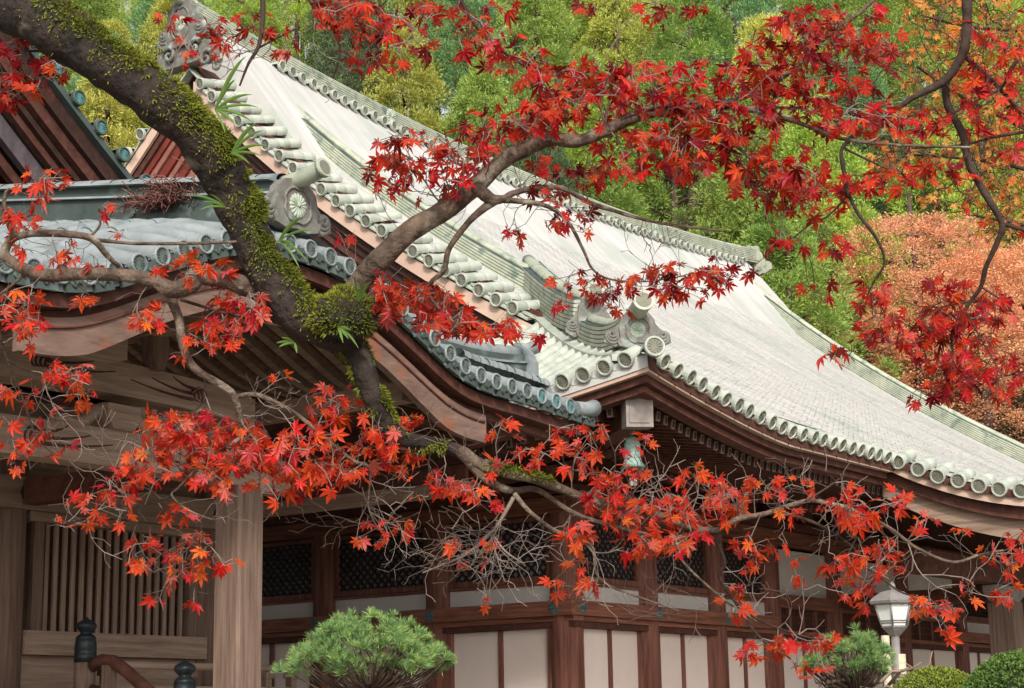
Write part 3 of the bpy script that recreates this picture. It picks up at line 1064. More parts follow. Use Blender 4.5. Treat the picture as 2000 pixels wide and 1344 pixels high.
def build_porch_roof():
    XA, XB = PX - 6.0, PX + 5.3
    b = MB()
    def fn(u, v):
        x, y = XA + v * (XB - XA), PY + .95 + u * 5.3
        return Vector((x, y, kz(x, y) + .02))
    b.slab(fn, 12, 70, .1)
    b.build('porch_roof_sheet', 'ppan', PORCH)
    b = MB()                                      # drooping front edge
    def fe(u, v):
        x, y = XA + v * (XB - XA), PY + .04 + u * .93
        return Vector((x, y, kz(x, y) - .1 + .25 * math.sin(u * math.pi / 2)))
    b.slab(fe, 6, 80, .1)
    b.build('porch_edge_sheet', 'ptile', PORCH)
    # barrel rows running down both flanks from the ridge
    k = 0
    y = PY + .33
    while y < 2.0:
        for s, u0, u1 in ((-1, .25, 5.9), (1, .25, 5.25)):
            if y < PY + 1.1:
                if s < 0:
                    continue
                u0 = 3.3
            pts = []
            for i in range(41):
                u = u0 + (u1 - u0) * i / 40
                x = PX + s * u
                pts.append(Vector((x, y, kz(x, y) + (.11 if y > PY + 1 else .2))))
            b = MB()
            secs = []
            r = .112
            for i, p in enumerate(pts):
                d = (pts[min(i + 1, 40)] - pts[max(i - 1, 0)]).normalized()
                up = d.cross(Vector((0, 1, 0)))
                if up.z < 0:
                    up = -up
                rr = r * (1.08, 1.05, .93)[i % 3]
                secs.append([p + Vector((0, 1, 0)) * rr * math.cos(a) + up * rr * math.sin(a) for a in [math.pi * q / 7 for q in range(8)]])
            b.sweep(secs, False, False, True)
            b.cur = 1
            for i in range(3, 40, 4):               # lapped joints
                p = pts[i]
                d = (pts[i + 1] - pts[i - 1]).normalized()
                up = d.cross(Vector((0, 1, 0)))
                up = -up if up.z < 0 else up
                b.sweep([[p + d * q + Vector((0, 1, 0)) * rr_ * math.cos(a) + up * rr_ * math.sin(a) for a in [math.pi * t / 7 for t in range(8)]] for q, rr_ in ((0, r * 1.06), (.014, r * 1.1), (.02, r * 1.0))], False, False, False)
            o = b.build('roof_tile_row', ['ptile', 'ppan'], PORCH)
            e = pts[-1]
            if s > 0:
                cap = MB()
                cap.tube([e - Vector((.03, 0, .03)), e + Vector((.03, 0, -.03))], .115, 14, False)
                cap.cur = 1
                cap.tube([e + Vector((.03, 0, -.03)), e + Vector((.034, 0, -.03))], .08, 14, False)
                cap.build('tile_end', ['ptile', 'pface'], o)
        y += .41
    # short drooping tiles on the front edge, round ends facing out
    def row(L, r):
        b = MB()
        secs = []
        for i in range(9):
            t = i / 8
            c = Vector((t * L, 0, .26 * math.sin(t * math.pi / 2)))
            rr = r * (1.05 if i % 3 == 0 else 1)
            secs.append([c + Vector((0, rr * math.cos(a), rr * math.sin(a))) for a in [math.pi * q / 8 for q in range(9)]])
        b.sweep(secs, False, False, True)
        return b
    rb = row(1.05, .1)
    me = rb.mesh('edge_tile', 'ptile')
    fb = tile_mesh('edge_tile_end', .1, .1, ['ptile', 'pface'])
    ft = tile_mesh('edge_tile_end', .1, .1, ['ptile', 'teal'])
    lip = MB()
    lip.box(-.03, .02, -.125, .125, -.2, -.04)
    lip.tube([(-.035, -.06, -.12), (-.035, -.02, -.09), (-.035, .03, -.15), (-.035, .07, -.1)], .018, 5)
    lm = lip.mesh('edge_pan', 'dgreen')
    s = -5.5
    while s < 5.9:
        x = PX + s
        sl = (kh(x + .05) - kh(x - .05)) / .1
        zn = Vector((-sl, 0, 1)).normalized()
        mt = frame((x, PY, kz(x, PY) - .02), (0, 1, 0), None, zn)
        o = link('edge_tile', me, PORCH, mt)
        link('tile_end', ft if s > 4.6 else fb, o, mt)
        x2 = x + .17 / math.hypot(1, sl)
        sl2 = (kh(x2 + .05) - kh(x2 - .05)) / .1
        link('edge_pan', lm, o, frame((x2, PY + .02, kz(x2, PY)), (0, 1, 0), None, Vector((-sl2, 0, 1)).normalized()))
        s += .34 / math.hypot(1, sl)
    # upturned tip piece
    b = MB()
    b.tube([(PX + 5.55, PY + .02, 5.86), (PX + 5.8, PY, 5.87), (PX + 6.0, PY, 5.92)], [.1, .105, .12], 12)
    b.build('edge_tip', 'ptile', PORCH)
    # ridge: dark green courses, pale cap
    def path(y0, y1, n=12):
        return [Vector((PX - .05, y0 + (y1 - y0) * i / n, 7.2 + .17 * (y0 + (y1 - y0) * i / n + 4.0))) for i in range(n + 1)]
    P = path(-3.75, 2.6)
    for z0, z1, wd, m in ((-.05, .14, .5, 'dgreen'), (.14, .34, .42, 'dgreen'), (.34, .37, .5, 'ptile'), (.37, .5, .4, 'dgreen'), (.5, .53, .56, 'ptile')):
        b = MB()
        b.sweep([[p + Vector((-wd / 2, 0, z0)), p + Vector((wd / 2, 0, z0)), p + Vector((wd / 2 * .94, 0, z1)), p + Vector((-wd / 2 * .94, 0, z1))] for p in P], True, True, False)
        b.build('ridge_course', m, PORCH)
    b = MB()
    n = 18
    for i in range(n):
        a, c = P[0].lerp(P[-1], i / n), P[0].lerp(P[-1], (i + 1) / n)
        secs = []
        for q, rr in ((a, .15), (a.lerp(c, .94), .145), (c, .138)):
            secs.append([q + Vector((rr * math.cos(t), 0, .52 + rr * .75 * math.sin(t))) for t in [math.pi * k / 8 for k in range(9)]])
        b.sweep(secs, False, False, True)
    b.build('ridge_cap', 'ptile', PORCH)
    oc = Matrix(((1, 0, 0, PX - .05), (0, 0, -1, PY + .12), (0, 1, 0, 7.2), (0, 0, 0, 1)))
    ornament(PORCH, oc, .7, .56, 'oni', True, .6)
    b = MB()                                      # base board under the ornament
    b.prism([(-1.15, -.2), (1.15, -.2), (.75, .02), (.4, .1), (-.4, .1), (-.75, .02)], Matrix(((1, 0, 0, PX), (0, 0, -1, PY + .35), (0, 1, 0, 7.14), (0, 0, 0, 1))), .08)
    b.build('ornament_base', 'dgreen', PORCH)
    # small ridge on the right flank
    SP = [Vector((-7.5 + 2.0 * i / 8, PY + 1.05, 6.3 + .05 * ((i - 4) / 4) ** 2 + .012 * i)) for i in range(9)]
    for z0, z1, wd, m in ((-.25, .17, .34, 'dgreen'), (.17, .2, .4, 'ptile'), (.2, .3, .3, 'dgreen')):
        b = MB()
        b.sweep([[p + Vector((0, -wd / 2, z0)), p + Vector((0, wd / 2, z0)), p + Vector((0, wd / 2, z1)), p + Vector((0, -wd / 2, z1))] for p in SP], True, True, False)
        b.build('flank_ridge_course', m, PORCH)
    b = MB()
    b.tube([p + Vector((0, 0, .32)) for p in SP], .13, 10)
    b.build('flank_ridge_cap', 'ptile', PORCH)
    e = SP[-1]
    b = MB()
    b.prism([(-.24, -.3), (.24, -.3), (.24, .2), (.17, .34), (.06, .44), (-.06, .44), (-.17, .34), (-.24, .2)], Matrix(((0, 0, 1, e.x - .02), (1, 0, 0, e.y), (0, 1, 0, e.z), (0, 0, 0, 1))), .2)
    b.box(e.x + .181, e.x + .24, e.y - .2, e.y + .2, e.z - .12, e.z + .1)
    b.build('flank_ridge_end', 'ptile', PORCH)
    b = MB()
    b.tube([e + Vector((0, 0, .4)), e + Vector((.25, 0, .43)), e + Vector((.45, 0, .5))], .1, 12)
    b.build('flank_finial', 'ptile', PORCH)
    # bargeboard: S-curved board hanging under the front edge
    for side in (-1, 1):
        for nm, m, yb, a, c, th in (('bargeboard', 'karaboard', PY + .22, .42, .76, .1), ('edge_board', 'dark', PY + .1, .2, .34, .2), ('edge_board', 'rafter', PY + .3, .34, .45, .12)):
            b = MB()
            secs = []
            for i in range(41):
                u = (3.75 if nm == 'bargeboard' else 5.8) * i / 40
                x = PX + side * u
                cc = c + (.06 * max(0, 1 - abs(u - 2.9) / 1.2) if nm == 'bargeboard' else 0)
                z = kh(x)
                secs.append([Vector((x, yb, z - cc)), Vector((x, yb + th, z - cc)), Vector((x, yb + th, z - a)), Vector((x, yb, z - a))])
            b.sweep(secs, True, True, False)
            o = b.build(nm, m, PORCH)
            if nm == 'bargeboard':
                b = MB()
                b.tube([Vector((PX + side * u, yb - .012, kh(PX + side * u) - .52)) for u in [3.7 * i / 40 for i in range(41)]], .016, 5)
                b.build('moulding', 'rafter', o)
    # curved ribs and boards of the ceiling
    for k in range(13):
        y = PY + .7 + k * .42
        for side in (-1, 1):
            b = MB()
            secs = []
            for i in range(25):
                u = 5.0 * i / 24
                x = PX + side * u
                z = kz(x, y) - .22
                secs.append([Vector((x, y, z - .14)), Vector((x, y + .13, z - .14)), Vector((x, y + .13, z)), Vector((x, y, z))])
            b.sweep(secs, True, True, False)
            b.build('ceiling_rib', 'gwood_y', PORCH)
    b = MB()
    b.slab(lambda u, v: Vector((XA + v * (XB - XA), PY + .5 + u * 5.6, kz(XA + v * (XB - XA), PY + .5 + u * 5.6) - .16)), 6, 60, .05)
    b.build('porch_ceiling', 'dark', PORCH)


def scroll(b, x, y, z, s, r):
    """carved wave lines on a beam face that looks to -y"""
    for q in range(4):
        pts = spiral(0, 0, r * (1 - .2 * q), .75, s, .4 + .25 * q, 18, .8)
        b.tube([Vector((x + s * q * r * .35 + p[0], y, z + p[1])) for p in pts], [.022 * (1 - .7 * i / 18) for i in range(19)], 5)
    for q in range(3):
        b.tube([Vector((x + s * (r + .28 * i / 6 * (3 - q) * 1.2), y, z - r * .2 + .07 * q + .1 * (i / 6) ** 2)) for i in range(7)], [.02 * (1 - i / 7) + .003 for i in range(7)], 5)


def arched(nm, m, x0, x1, y0, y1, z0, z1, rise, n=20):
    b = MB()
    secs = []
    for i in range(n + 1):
        t = i / n
        x = x0 + (x1 - x0) * t
        h = rise * math.sin(math.pi * t) ** .7
        h2 = rise * .9 * math.sin(math.pi * t) ** .5
        secs.append([Vector((x, y0, z0 + h2)), Vector((x, y1, z0 + h2)), Vector((x, y1, z1 + h)), Vector((x, y0, z1 + h))])
    b.sweep(secs, True, True, False)
    return b.build(nm, m, PORCH)


def build_porch_frame():
    YP = -1.4
    def bx(nm, m, *a, par=None):
        b = MB()
        b.box(*a)
        return b.build(nm, m, par or PORCH)
    # square chamfered posts
    for x in (-9.45, -13.95):
        b = MB()
        s, c = .225, .035
        poly = [(-s + c, -s), (s - c, -s), (s, -s + c), (s, s - c), (s - c, s), (-s + c, s), (-s, s - c), (-s, -s + c)]
        b.prism([(px + x, py + YP) for px, py in poly], Matrix.Translation((0, 0, .12)), 4.5)
        b.build('porch_post', 'gwood_z', PORCH)
        bx('post_base', 'stone', x - .4, x + .4, YP - .4, YP + .4, 0, .12)
    # lower rainbow beam with carved waves
    o = arched('rainbow_beam', 'gwood_x', -13.9, -9.25, YP - .16, YP + .16, 4.6, 5.03, .04)
    b = MB()
    scroll(b, -12.9, YP - .165, 4.82, 1, .17)
    scroll(b, -9.95, YP - .165, 4.8, -1, .16)
    b.build('carving', 'dark', o, kind='stuff')
    # nosing past the post
    b = MB()
    b.prism([(0, 0), (.45, -.02), (.62, .1), (.5, .2), (.66, .3), (.5, .42), (0, .42)], Matrix(((1, 0, 0, -9.22), (0, 0, -1, YP + .12), (0, 1, 0, 4.6), (0, 0, 0, 1))), .24)
    b.build('beam_nosing', 'gwood_x', PORCH)
    # bracket block, boat arm and frog-leg strut
    for x in (-11.6, -9.45, -13.95):
        b = MB()
        b.prism([(-.25, .3), (.25, .3), (.25, .15), (.16, 0), (-.16, 0), (-.25, .15)], Matrix(((1, 0, 0, x), (0, 0, -1, YP + .22), (0, 1, 0, 5.07), (0, 0, 0, 1))), .44)
        b.build('bearing_block', 'gwood_x', PORCH)
    b = MB()
    for s in (-1, 1):
        b.tube([Vector((-11.6 + s * (.16 + .75 * t), YP - .05, 5.32 - .26 * t ** .6 + .05 * math.sin(t * 9))) for t in [i / 14 for i in range(15)]], [.1 * (1 - .5 * i / 15) for i in range(15)], 6)
        b.tube([Vector((-11.6 + s * (.85 + p[0]), YP - .06, 5.12 + p[1])) for p in spiral(0, 0, .12, 1.2, s, 1.2)], .03, 5)
    b.build('frog_leg_strut', 'gwood_x', PORCH)
    for k in range(7):
        bx('strut_slat', 'whitewash', -11.2 + k * .19, -11.12 + k * .19, YP - .05, YP + .05, 5.08, 5.42)
    # upper rainbow beam
    o = arched('rainbow_beam', 'gwood_x', -14.2, -9.4, YP - .2, YP + .2, 5.36, 5.74, .14)
    b = MB()
    scroll(b, -10.35, YP - .205, 5.62, -1, .15)
    scroll(b, -12.9, YP - .205, 5.68, 1, .15)
    b.build('carving', 'dark', o, kind='stuff')
    b = MB()
    b.prism([(-.14, .4), (.14, .4), (.12, .1), (.07, -.05), (-.07, -.05), (-.12, .1)], Matrix(((1, 0, 0, -11.15), (0, 0, -1, YP - .12), (0, 1, 0, 5.9), (0, 0, 0, 1))), .2)
    b.build('king_strut', 'gwood_z', PORCH)
    bx('purlin', 'gwood_x', -15, -12.2, YP - .9, YP - .6, 5.72, 5.98)
    bx('purlin', 'gwood_y', -11.4, -11.1, -3.3, 3.0, 6.25, 6.5)
    bx('purlin', 'gwood_y', -8.65, -8.4, -3.4, 3.0, 5.62, 5.86)
    bx('purlin', 'gwood_y', -13.9, -13.65, -3.4, 3.0, 5.62, 5.86)
    bx('rainbow_tie', 'rafter', -9.58, -9.32, -1.15, 2.75, 4.75, 5.1)
    bx('side_beam', 'rafter', -9.2, -5.6, 2.7, 3.1, 5.62, 6.0)
    # dark timbers added to block the view between flank eave and hall
    for k in range(5):
        bx('filler_board', 'dark' if k % 2 else 'rafter', -5.5 - .015 * (k % 2), -5.42, -2.0, 6.0, 5.06 + k * .25, 5.3 + k * .25)
    bx('filler_beam', 'gwood_y', -5.6, -5.38, -2.05, 6.0, 4.86, 5.05)
    for k in range(16):
        bx('filler_rafter', 'rafter', -7.4, -5.3, -2.9 + k * .4, -2.78 + k * .4, 5.62 + .065 * k, 5.74 + .065 * k)
    # slatted wall of the vestibule on y = 3
    YS = 3.0
    cm = MB()
    cm.lathe([(.27, 0), (.27, 3.4), (.26, 4.3)], 18)
    cm = cm.mesh('round_column', 'gwood_z')
    for x in (-9.55, -5.72, -13.5):
        link('round_column', cm, PORCH, Matrix.Translation((x, YS, 1.5)))
    bx('tie_beam', 'gwood_x', -14, -5.4, YS - .36, YS - .2, 4.7, 5.14)
    bx('upper_panel', 'gwood_x', -14, -5.7, YS - .05, YS + .05, 5.16, 6.3)
    bx('slat_head', 'gwood_x', -9.3, -5.95, YS - .2, YS + .1, 4.56, 4.695)
    bx('slat_sill', 'gwood_x', -9.35, -5.9, YS - .3, YS + .1, 2.7, 3.03)
    bx('wall_board', 'gwood_x', -9.3, -5.97, YS - .12, YS + .08, 2.15, 2.695)
    bx('wall_board', 'gwood_x', -9.3, -5.97, YS - .115, YS + .08, 1.55, 2.145)
    bx('wall_backing', 'dark', -9.3, -5.97, YS + .12, YS + .2, 1.5, 4.7)
    n = 17
    sm = MB()
    sm.box(-.036, .036, -.02, .02, 3.031, 4.559)
    sm = sm.mesh('slat', 'gwood_s')
    for i in range(n):
        x = -8.88 + i * (2.62 / (n - 1))
        link('slat', sm, PORCH, Matrix.Translation((x, YS - .06, 0)))
    for x in (-9.08, -6.06):
        bx('slat_jamb', 'gwood_z', x - .09, x + .09, YS - .14, YS + .06, 3.031, 4.559)
    cov = crest_mesh('nail_cover', .13, 'black', 8, 4)
    for x in (-9.5, -5.75):
        link('nail_cover', cov, PORCH, Matrix(((1, 0, 0, x), (0, 0, -1, YS - .36), (0, 1, 0, 4.92), (0, 0, 0, 1))))
    bx('vestibule_core', 'dark', -13.2, -5.95, YS + .3, 10, 1.5, 6.6)
    # veranda with railing, stairs
    bx('veranda_floor', 'gwood_x', -9.2, -1.95, 1.4, 2.9, 1.46, 1.58)
    bx('landing_floor', 'gwood_x', -14, -9.25, 1.4, 2.9, 1.46, 1.58)
    for k in range(6):
        bx('stair_tread', 'gwood_x', -13.5, -9.5, 1.38 - (k + 1) * .42, 1.38 - k * .42 - .01, 1.26 - k * .24, 1.33 - k * .24)
        bx('stair_riser', 'dark', -13.5, -9.5, 1.38 - k * .42 - .08, 1.38 - k * .42 - .02, 1.09 - k * .24, 1.255 - k * .24)
    RAIL = thing('veranda_railing', 'brown wooden veranda railing running behind the square porch post', 'railing', (-6, 1.6, 1.58))
    for z, r in ((2.53, .055), (2.2, .05), (1.75, .05)):
        b = MB()
        if r == .055:
            b.tube([(-9.0, 1.6, z), (-5.2, 1.6, z)], r, 10)
        else:
            b.box(-9.0, -5.2, 1.55, 1.65, z - .05, z + .05)
        b.build('rail', 'gwood_x', RAIL)
    for x in (-8.9, -7.35, -5.75, -5.2):
        b = MB()
        b.box(x - .06, x + .06, 1.54, 1.66, 1.58, 2.47)
        b.box(x - .09, x + .09, 1.52, 1.68, 2.38, 2.46)
        b.build('baluster', 'gwood_z', RAIL)
    STR = thing('stair_railing', 'dark stair handrail curving down between two posts with black onion caps', 'railing', (-9.25, .6, 1.2))
    for y, zt, nm in ((1.6, 3.1, 'newel_post'), (-.3, 2.47, 'newel_post')):
        b = MB()
        b.lathe([(.145, -1.0 if y > 0 else -zt + .1), (.145, 2.55 - 3.1)], 16, (-9.27, y, zt))
        o = b.build(nm, 'gwood_z', STR)
        b = MB()
        b.lathe([(.15, -.55), (.155, -.45), (.148, -.44), (.148, -.38), (.152, -.37), (.145, -.3), (.135, -.24), (.14, -.235), (.125, -.2), (.085, -.17), (.075, -.15), (.1, -.13), (.135, -.09), (.142, -.055), (.12, -.02), (.06, .015), (.03, .035), (.008, .06)], 20, (-9.27, y, zt))
        b.build('onion_cap', 'black', o)
    b = MB()
    pts = [Vector((-9.27, 1.45, 2.5)), Vector((-9.27, 1.25, 2.57)), Vector((-9.27, 1.05, 2.55)), Vector((-9.27, .8, 2.42)), Vector((-9.27, .45, 2.2)), Vector((-9.27, -.2, 1.8))]
    b.tube(pts, .085, 10)
    b.build('handrail', 'rafter', STR)
    b = MB()
    pts = [Vector((-9.27, 1.45, 2.2)), Vector((-9.27, .9, 2.1)), Vector((-9.27, -.2, 1.45))]
    b.tube(pts, .06, 8)
    b.build('lower_rail', 'rafter', STR)
    for y, z in ((1.12, 2.3), (.45, 1.9)):
        b = MB()
        b.box(-9.33, -9.21, y - .08, y + .08, z - .35, z + .2)
        b.build('baluster', 'gwood_z', STR)


def build_vestibule_gable():
    """steep gable behind the porch ridge, facing -y; ridge along y"""
    GY = 2.0
    def gz(x):
        u = abs(x - (-11.2))
        return 12.05 - .86 * u + .027 * u * u
    for s in (-1, 1):
        b = MB()
        b.slab(lambda u, v: Vector((-11.2 + s * v * 6.0, GY + .1 + u * 9, gz(-11.2 + v * 6.0))), 1, 14, .16)
        b.build('gable_roof_sheet', 'dgreen', PORCH)
        for a, c, m, gy in ((.1, .22, 'dgreen', GY + .0), (.22, .5, 'deep', GY + .12), (.5, .72, 'dark', GY + .22), (.74, .86, 'deep', GY + .34), (.86, 1.0, 'dark', GY + .44), (1.02, 1.35, 'gable_dark', GY + .6), (1.36, 1.55, 'dark', GY + .8), (1.6, 1.9, 'deep', GY + 1.0), (1.9, 2.05, 'dark', GY + 1.15)):
            b = MB()
            secs = []
            for i in range(15):
                x = -11.2 + s * 6.0 * i / 14
                z = gz(x)
                secs.append([Vector((x, gy, z - c)), Vector((x, gy + .12, z - c)), Vector((x, gy + .12, z - a)), Vector((x, gy, z - a))])
            b.sweep(secs, True, True, False)
            b.build('gable_board', m, PORCH)
    me = tile_mesh('gable_tile', .4, .105, ['dgreen', 'teal'])
    for s in (-1, 1):
        for i in range(14):
            u = .5 + i * .43
            x = -11.2 + s * u
            if u < 6:
                link('gable_tile', me, PORCH, jit(frame((x, GY - .06, gz(x) + .0), (0, 1, 0), None, Vector((s * .8, 0, 1)).normalized())))
    b = MB()
    b.add([(-17, GY + 1.3, 6.5), (-5.4, GY + 1.3, 6.5), (-5.4, GY + 1.3, 8), (-11.2, GY + 1.3, 11.2), (-17, GY + 1.3, 8)], [(0, 1, 2, 3, 4)])
    b.build('gable_infill', 'deep', PORCH)
    b = ridge_stack([(-11.2, GY + .1 + i * 3, gz(-11.2) - .1) for i in range(4)], .5, .5, 5, .14)
    b.build('vestibule_ridge', ['dgreen', 'dgreen'], PORCH)


M['gwood_s'] = mat('slat_wood', '#a38b7b', '#7a6455', 1.3, (16, 16, .8), rough=.75, bump=.35, bscale=5)
M['gable_dark'] = mat('purple_grey_board', '#5c5256', '#453c3f', 2, (6, 6, 2), rough=.6, bump=.2)
build_porch_roof()
build_porch_frame()
build_vestibule_gable()
# tangle of fallen twigs caught under the porch ridge
b = MB()
rr = random.Random(11)
p0 = Vector((-11.5, -2.05, 7.72))
for i in range(260):
    a = rr.uniform(0, math.pi)
    u = p0 + Vector((rr.uniform(-.12, .12), rr.gauss(0, .25), abs(rr.gauss(.0, .1))))
    d = Vector((rr.uniform(-.3, .1), rr.uniform(-.6, .6), rr.uniform(-.1, .35))).normalized() * rr.uniform(.15, .35)
    b.tube([u, u + d * .5 + Vector((0, 0, .03)), u + d - Vector((0, 0, .05))], .007, 3)
M['twigbrown'] = mat('dry_brown_twig', '#7d5248', '#5b3a33', 5, island=.25)
b.build('twig_tangle', 'twigbrown', label='heap of dry reddish-brown twigs lodged under the porch roof ridge', cat='debris')

# ================================================================== GARDEN THINGS
M['needle'] = mat('pine_needles', '#94a85a', '#5f8658', 9, island=.4, rough=.6, bump=0, trans=.15)
M['pinebark'] = mat('pine_bark', '#5a4638', '#2f241d', 12, bump=.5)
M['twigpale'] = mat('pale_dry_wood', '#a08a78', '#7a6758', 8)
M['azalea'] = mat('clipped_shrub_leaf', '#6b8438', '#465f2c', 9, island=.35, rough=.55, bump=0, trans=.15)
M['azalea_y'] = mat('yellow_green_shrub_leaf', '#8b9438', '#66742c', 9, island=.35, rough=.55, bump=0, trans=.15)
M['shrubcore'] = mat('shrub_core', '#2c3418', '#1c2210', 9)
M['lampmetal'] = mat('weathered_lamp_metal', '#8f8985', '#736d69', 8, rough=.5, bump=.15, metal=.2)
M['lampglass'] = mat('frosted_lamp_glass', '#dcdcd6', '#cfcfc8', 3, rough=.35, bump=0)
M['bamboo'] = mat('pale_bamboo', '#c4bda0', '#a8a188', 2, (3, 3, 12), rough=.55, bump=.1)


def blade(vs, fs, p, d, w, L):
    """a thin leaf blade: two triangles from p along d"""
    s = d.cross(Vector((random.gauss(0, 1), random.gauss(0, 1), random.gauss(0, 1))))
    if s.length < 1e-6:
        return
    s = s.normalized() * w
    o = len(vs)
    vs += [p, p + d * (L * .45) + s, p + d * L, p + d * (L * .45) - s]
    fs += [(o, o + 1, o + 2), (o, o + 2, o + 3)]


def pine(base, top_c, rx, rz, label, n_tuft, seed, needle=.1):
    rnd = random.Random(seed)
    random.seed(seed)
    t = thing('garden_pine', label, 'pine', (top_c.x, top_c.y, 0), 'trained garden pines before the hall')
    vs, fs = [], []
    tips = []
    pads = [(rnd.uniform(0, 2 * math.pi), math.sqrt(rnd.random())) for _ in range(n_tuft // 7)]
    for i in range(n_tuft):
        a, q = pads[i % len(pads)]
        a += rnd.gauss(0, .13) / max(.25, q)
        q = min(1, abs(q + rnd.gauss(0, .06)))
        hgt = (1 - q ** 2.2) * rz * rnd.uniform(.55, 1.05) if rnd.random() < .72 else rnd.uniform(-.12, .1) * rz
        wob = 1 + .14 * math.sin(3 * a + seed) + .08 * math.sin(7 * a)
        hgt += .1 * rz * noise.noise(Vector((q * math.cos(a) * 3.5, q * math.sin(a) * 3.5, seed)))
        p = top_c + Vector((q * rx * wob * math.cos(a), q * rx * wob * math.sin(a), hgt + .05 * math.sin(5 * a)))
        tips.append(p)
        out = Vector((math.cos(a) * q * .8, math.sin(a) * q * .8, .75))
        for k in range(54):
            d = (out + Vector((rnd.gauss(0, .6), rnd.gauss(0, .6), rnd.gauss(0, .45)))).normalized()
            blade(vs, fs, p, d, .0032, needle * rnd.uniform(.7, 1.15))
    b = MB()
    b.add(vs, fs, False)
    b.build('needles', 'needle', t, kind='stuff')
    b = MB()
    f = top_c + Vector((.05, 0, -rz * .5))
    b.tube([Vector((top_c.x, top_c.y, -.05)), Vector((top_c.x + .12, top_c.y, .7)), Vector((top_c.x - .1, top_c.y + .08, 1.3)), f], [.13, .11, .09, .06], 9)
    b.build('trunk', 'pinebark', t)
    b = MB()
    for p in rnd.sample(tips, min(110, len(tips))):
        m = f.lerp(p, .55) + Vector((rnd.gauss(0, .05), rnd.gauss(0, .05), -.08 - rnd.random() * .06))
        b.tube([f, f.lerp(m, .5) + Vector((0, 0, -.03)), m, p], [.022, .016, .009, .004], 5)
    b.build('boughs', 'pinebark', t, kind='stuff')
    return t


pc = at(716, 1300, 17)
pine(None, pc, .74, .46, 'broad domed garden pine in front of the square porch post and shoji', 430, 21)
pc2 = at(1662, 1305, 20)
p2 = pine(None, pc2, .5, .4, 'small domed garden pine beside the lamp post', 210, 22)
b = MB()
rr = random.Random(9)
for i in range(40):                              # bare gnarled lower limbs
    a = pc2 + Vector((rr.uniform(-.2, .35), rr.uniform(-.5, .3), rr.uniform(-.5, -.15)))
    d = Vector((rr.uniform(-.3, .4), rr.uniform(-.5, .3), rr.uniform(-.1, .25)))
    b.tube([a, a + d * .4 + Vector((0, 0, .06)), a + d * .75, a + d], [.022, .018, .013, .006], 5)
b.build('dead_limbs', 'twigpale', p2, kind='stuff')


def shrub(c, R, H, m, label, seed):
    random.seed(seed)
    rnd = random.Random(seed)
    t = thing('clipped_shrub', label, 'shrub', (c.x, c.y, 0), 'clipped round shrubs')
    b = MB()
    b.grid(lambda u, v: Vector((c.x, c.y, c.z - H)) + Vector((R * .95 * math.cos(v * 2 * math.pi) * math.sin(u * 2.0), R * .95 * math.sin(v * 2 * math.pi) * math.sin(u * 2.0), H * .96 * math.cos(u * 2.0))), 14, 28)
    b.build('inner_mass', 'shrubcore', t)
    vs, fs = [], []
    for i in range(16000):
        a, u = rnd.uniform(0, 2 * math.pi), math.acos(1 - rnd.random() * 1.25)
        n = Vector((math.cos(a) * math.sin(u), math.sin(a) * math.sin(u), math.cos(u)))
        k = 1 + .02 * noise.noise(n * 7) + rnd.gauss(0, .008)
        p = Vector((c.x, c.y, c.z - H)) + Vector((n.x * R, n.y * R, n.z * H)) * k
        blade(vs, fs, p, (n * .6 + Vector((rnd.gauss(0, .7), rnd.gauss(0, .7), rnd.gauss(0, .7)))).normalized(), .009, .034)
    b = MB()
    b.add(vs, fs, False)
    b.build('leaves', m, t, kind='stuff')
    b = MB()
    b.tube([Vector((c.x, c.y, -.05)), Vector((c.x, c.y, max(.2, c.z - H * 1.2)))], .12, 8)
    b.build('trunk', 'pinebark', t)


shrub(at(2000, 1274, 15.5), .62, .62, 'azalea', 'large rounded dark green clipped shrub at the right edge', 31)
shrub(at(1828, 1306, 17.5), .52, .5, 'azalea_y', 'low yellow-green clipped shrub between lamp post and larger shrub', 32)

# lamp post
lc = at(1748, 1236, 21)
LAMP = thing('lamp_post', 'grey garden lamp post with six-sided frosted lantern head', 'lamp', (lc.x, lc.y, 0))
X0, Y0, Z0 = lc.x, lc.y, lc.z


def hexr(r, z, a0=.3):
    return [Vector((X0 + r * math.cos(a0 + k * math.pi / 3), Y0 + r * math.sin(a0 + k * math.pi / 3), z)) for k in range(6)]


b = MB()
b.tube([(X0, Y0, 0), (X0, Y0, Z0 - .02)], .05, 10)
b.build('post', 'lampmetal', LAMP)
b = MB()
b.sweep([hexr(.06, Z0 - .04), hexr(.16, Z0 + .06), hexr(.165, Z0 + .08)], True, True, False)
b.build('lantern_base', 'lampmetal', LAMP)
b = MB()
b.sweep([hexr(.155, Z0 + .08), hexr(.225, Z0 + .33)], True, True, False)
g_ = b.build('lantern_glass', 'lampglass', LAMP)
for k in range(6):
    a, c = hexr(.165, Z0 + .08)[k], hexr(.235, Z0 + .33)[k]
    b = MB()
    b.tube([a, c], .011, 5)
    b.build('glazing_bar', 'lampmetal', g_)
for z, r in ((Z0 + .115, .17), (Z0 + .14, .177)):
    b = MB()
    h = hexr(r, z)
    b.tube(h + h[:1], .007, 5)
    b.build('glazing_ring', 'lampmetal', g_)
b = MB()
b.sweep([hexr(.24, Z0 + .325), hexr(.29, Z0 + .34), hexr(.3, Z0 + .37), hexr(.25, Z0 + .42), hexr(.16, Z0 + .475), hexr(.05, Z0 + .505)], True, True, False)
b.build('lantern_roof', 'lampmetal', LAMP)
b = MB()
b.lathe([(.035, .5), (.03, .52), (.042, .54), (.035, .57), (.01, .6)], 10, (X0, Y0, Z0))
b.build('finial', 'lampmetal', LAMP)
b = MB()
b.tube([(X0 + .04, Y0 - .02, 0), (X0 + .04, Y0 - .02, Z0 - .25)], .075, 10)
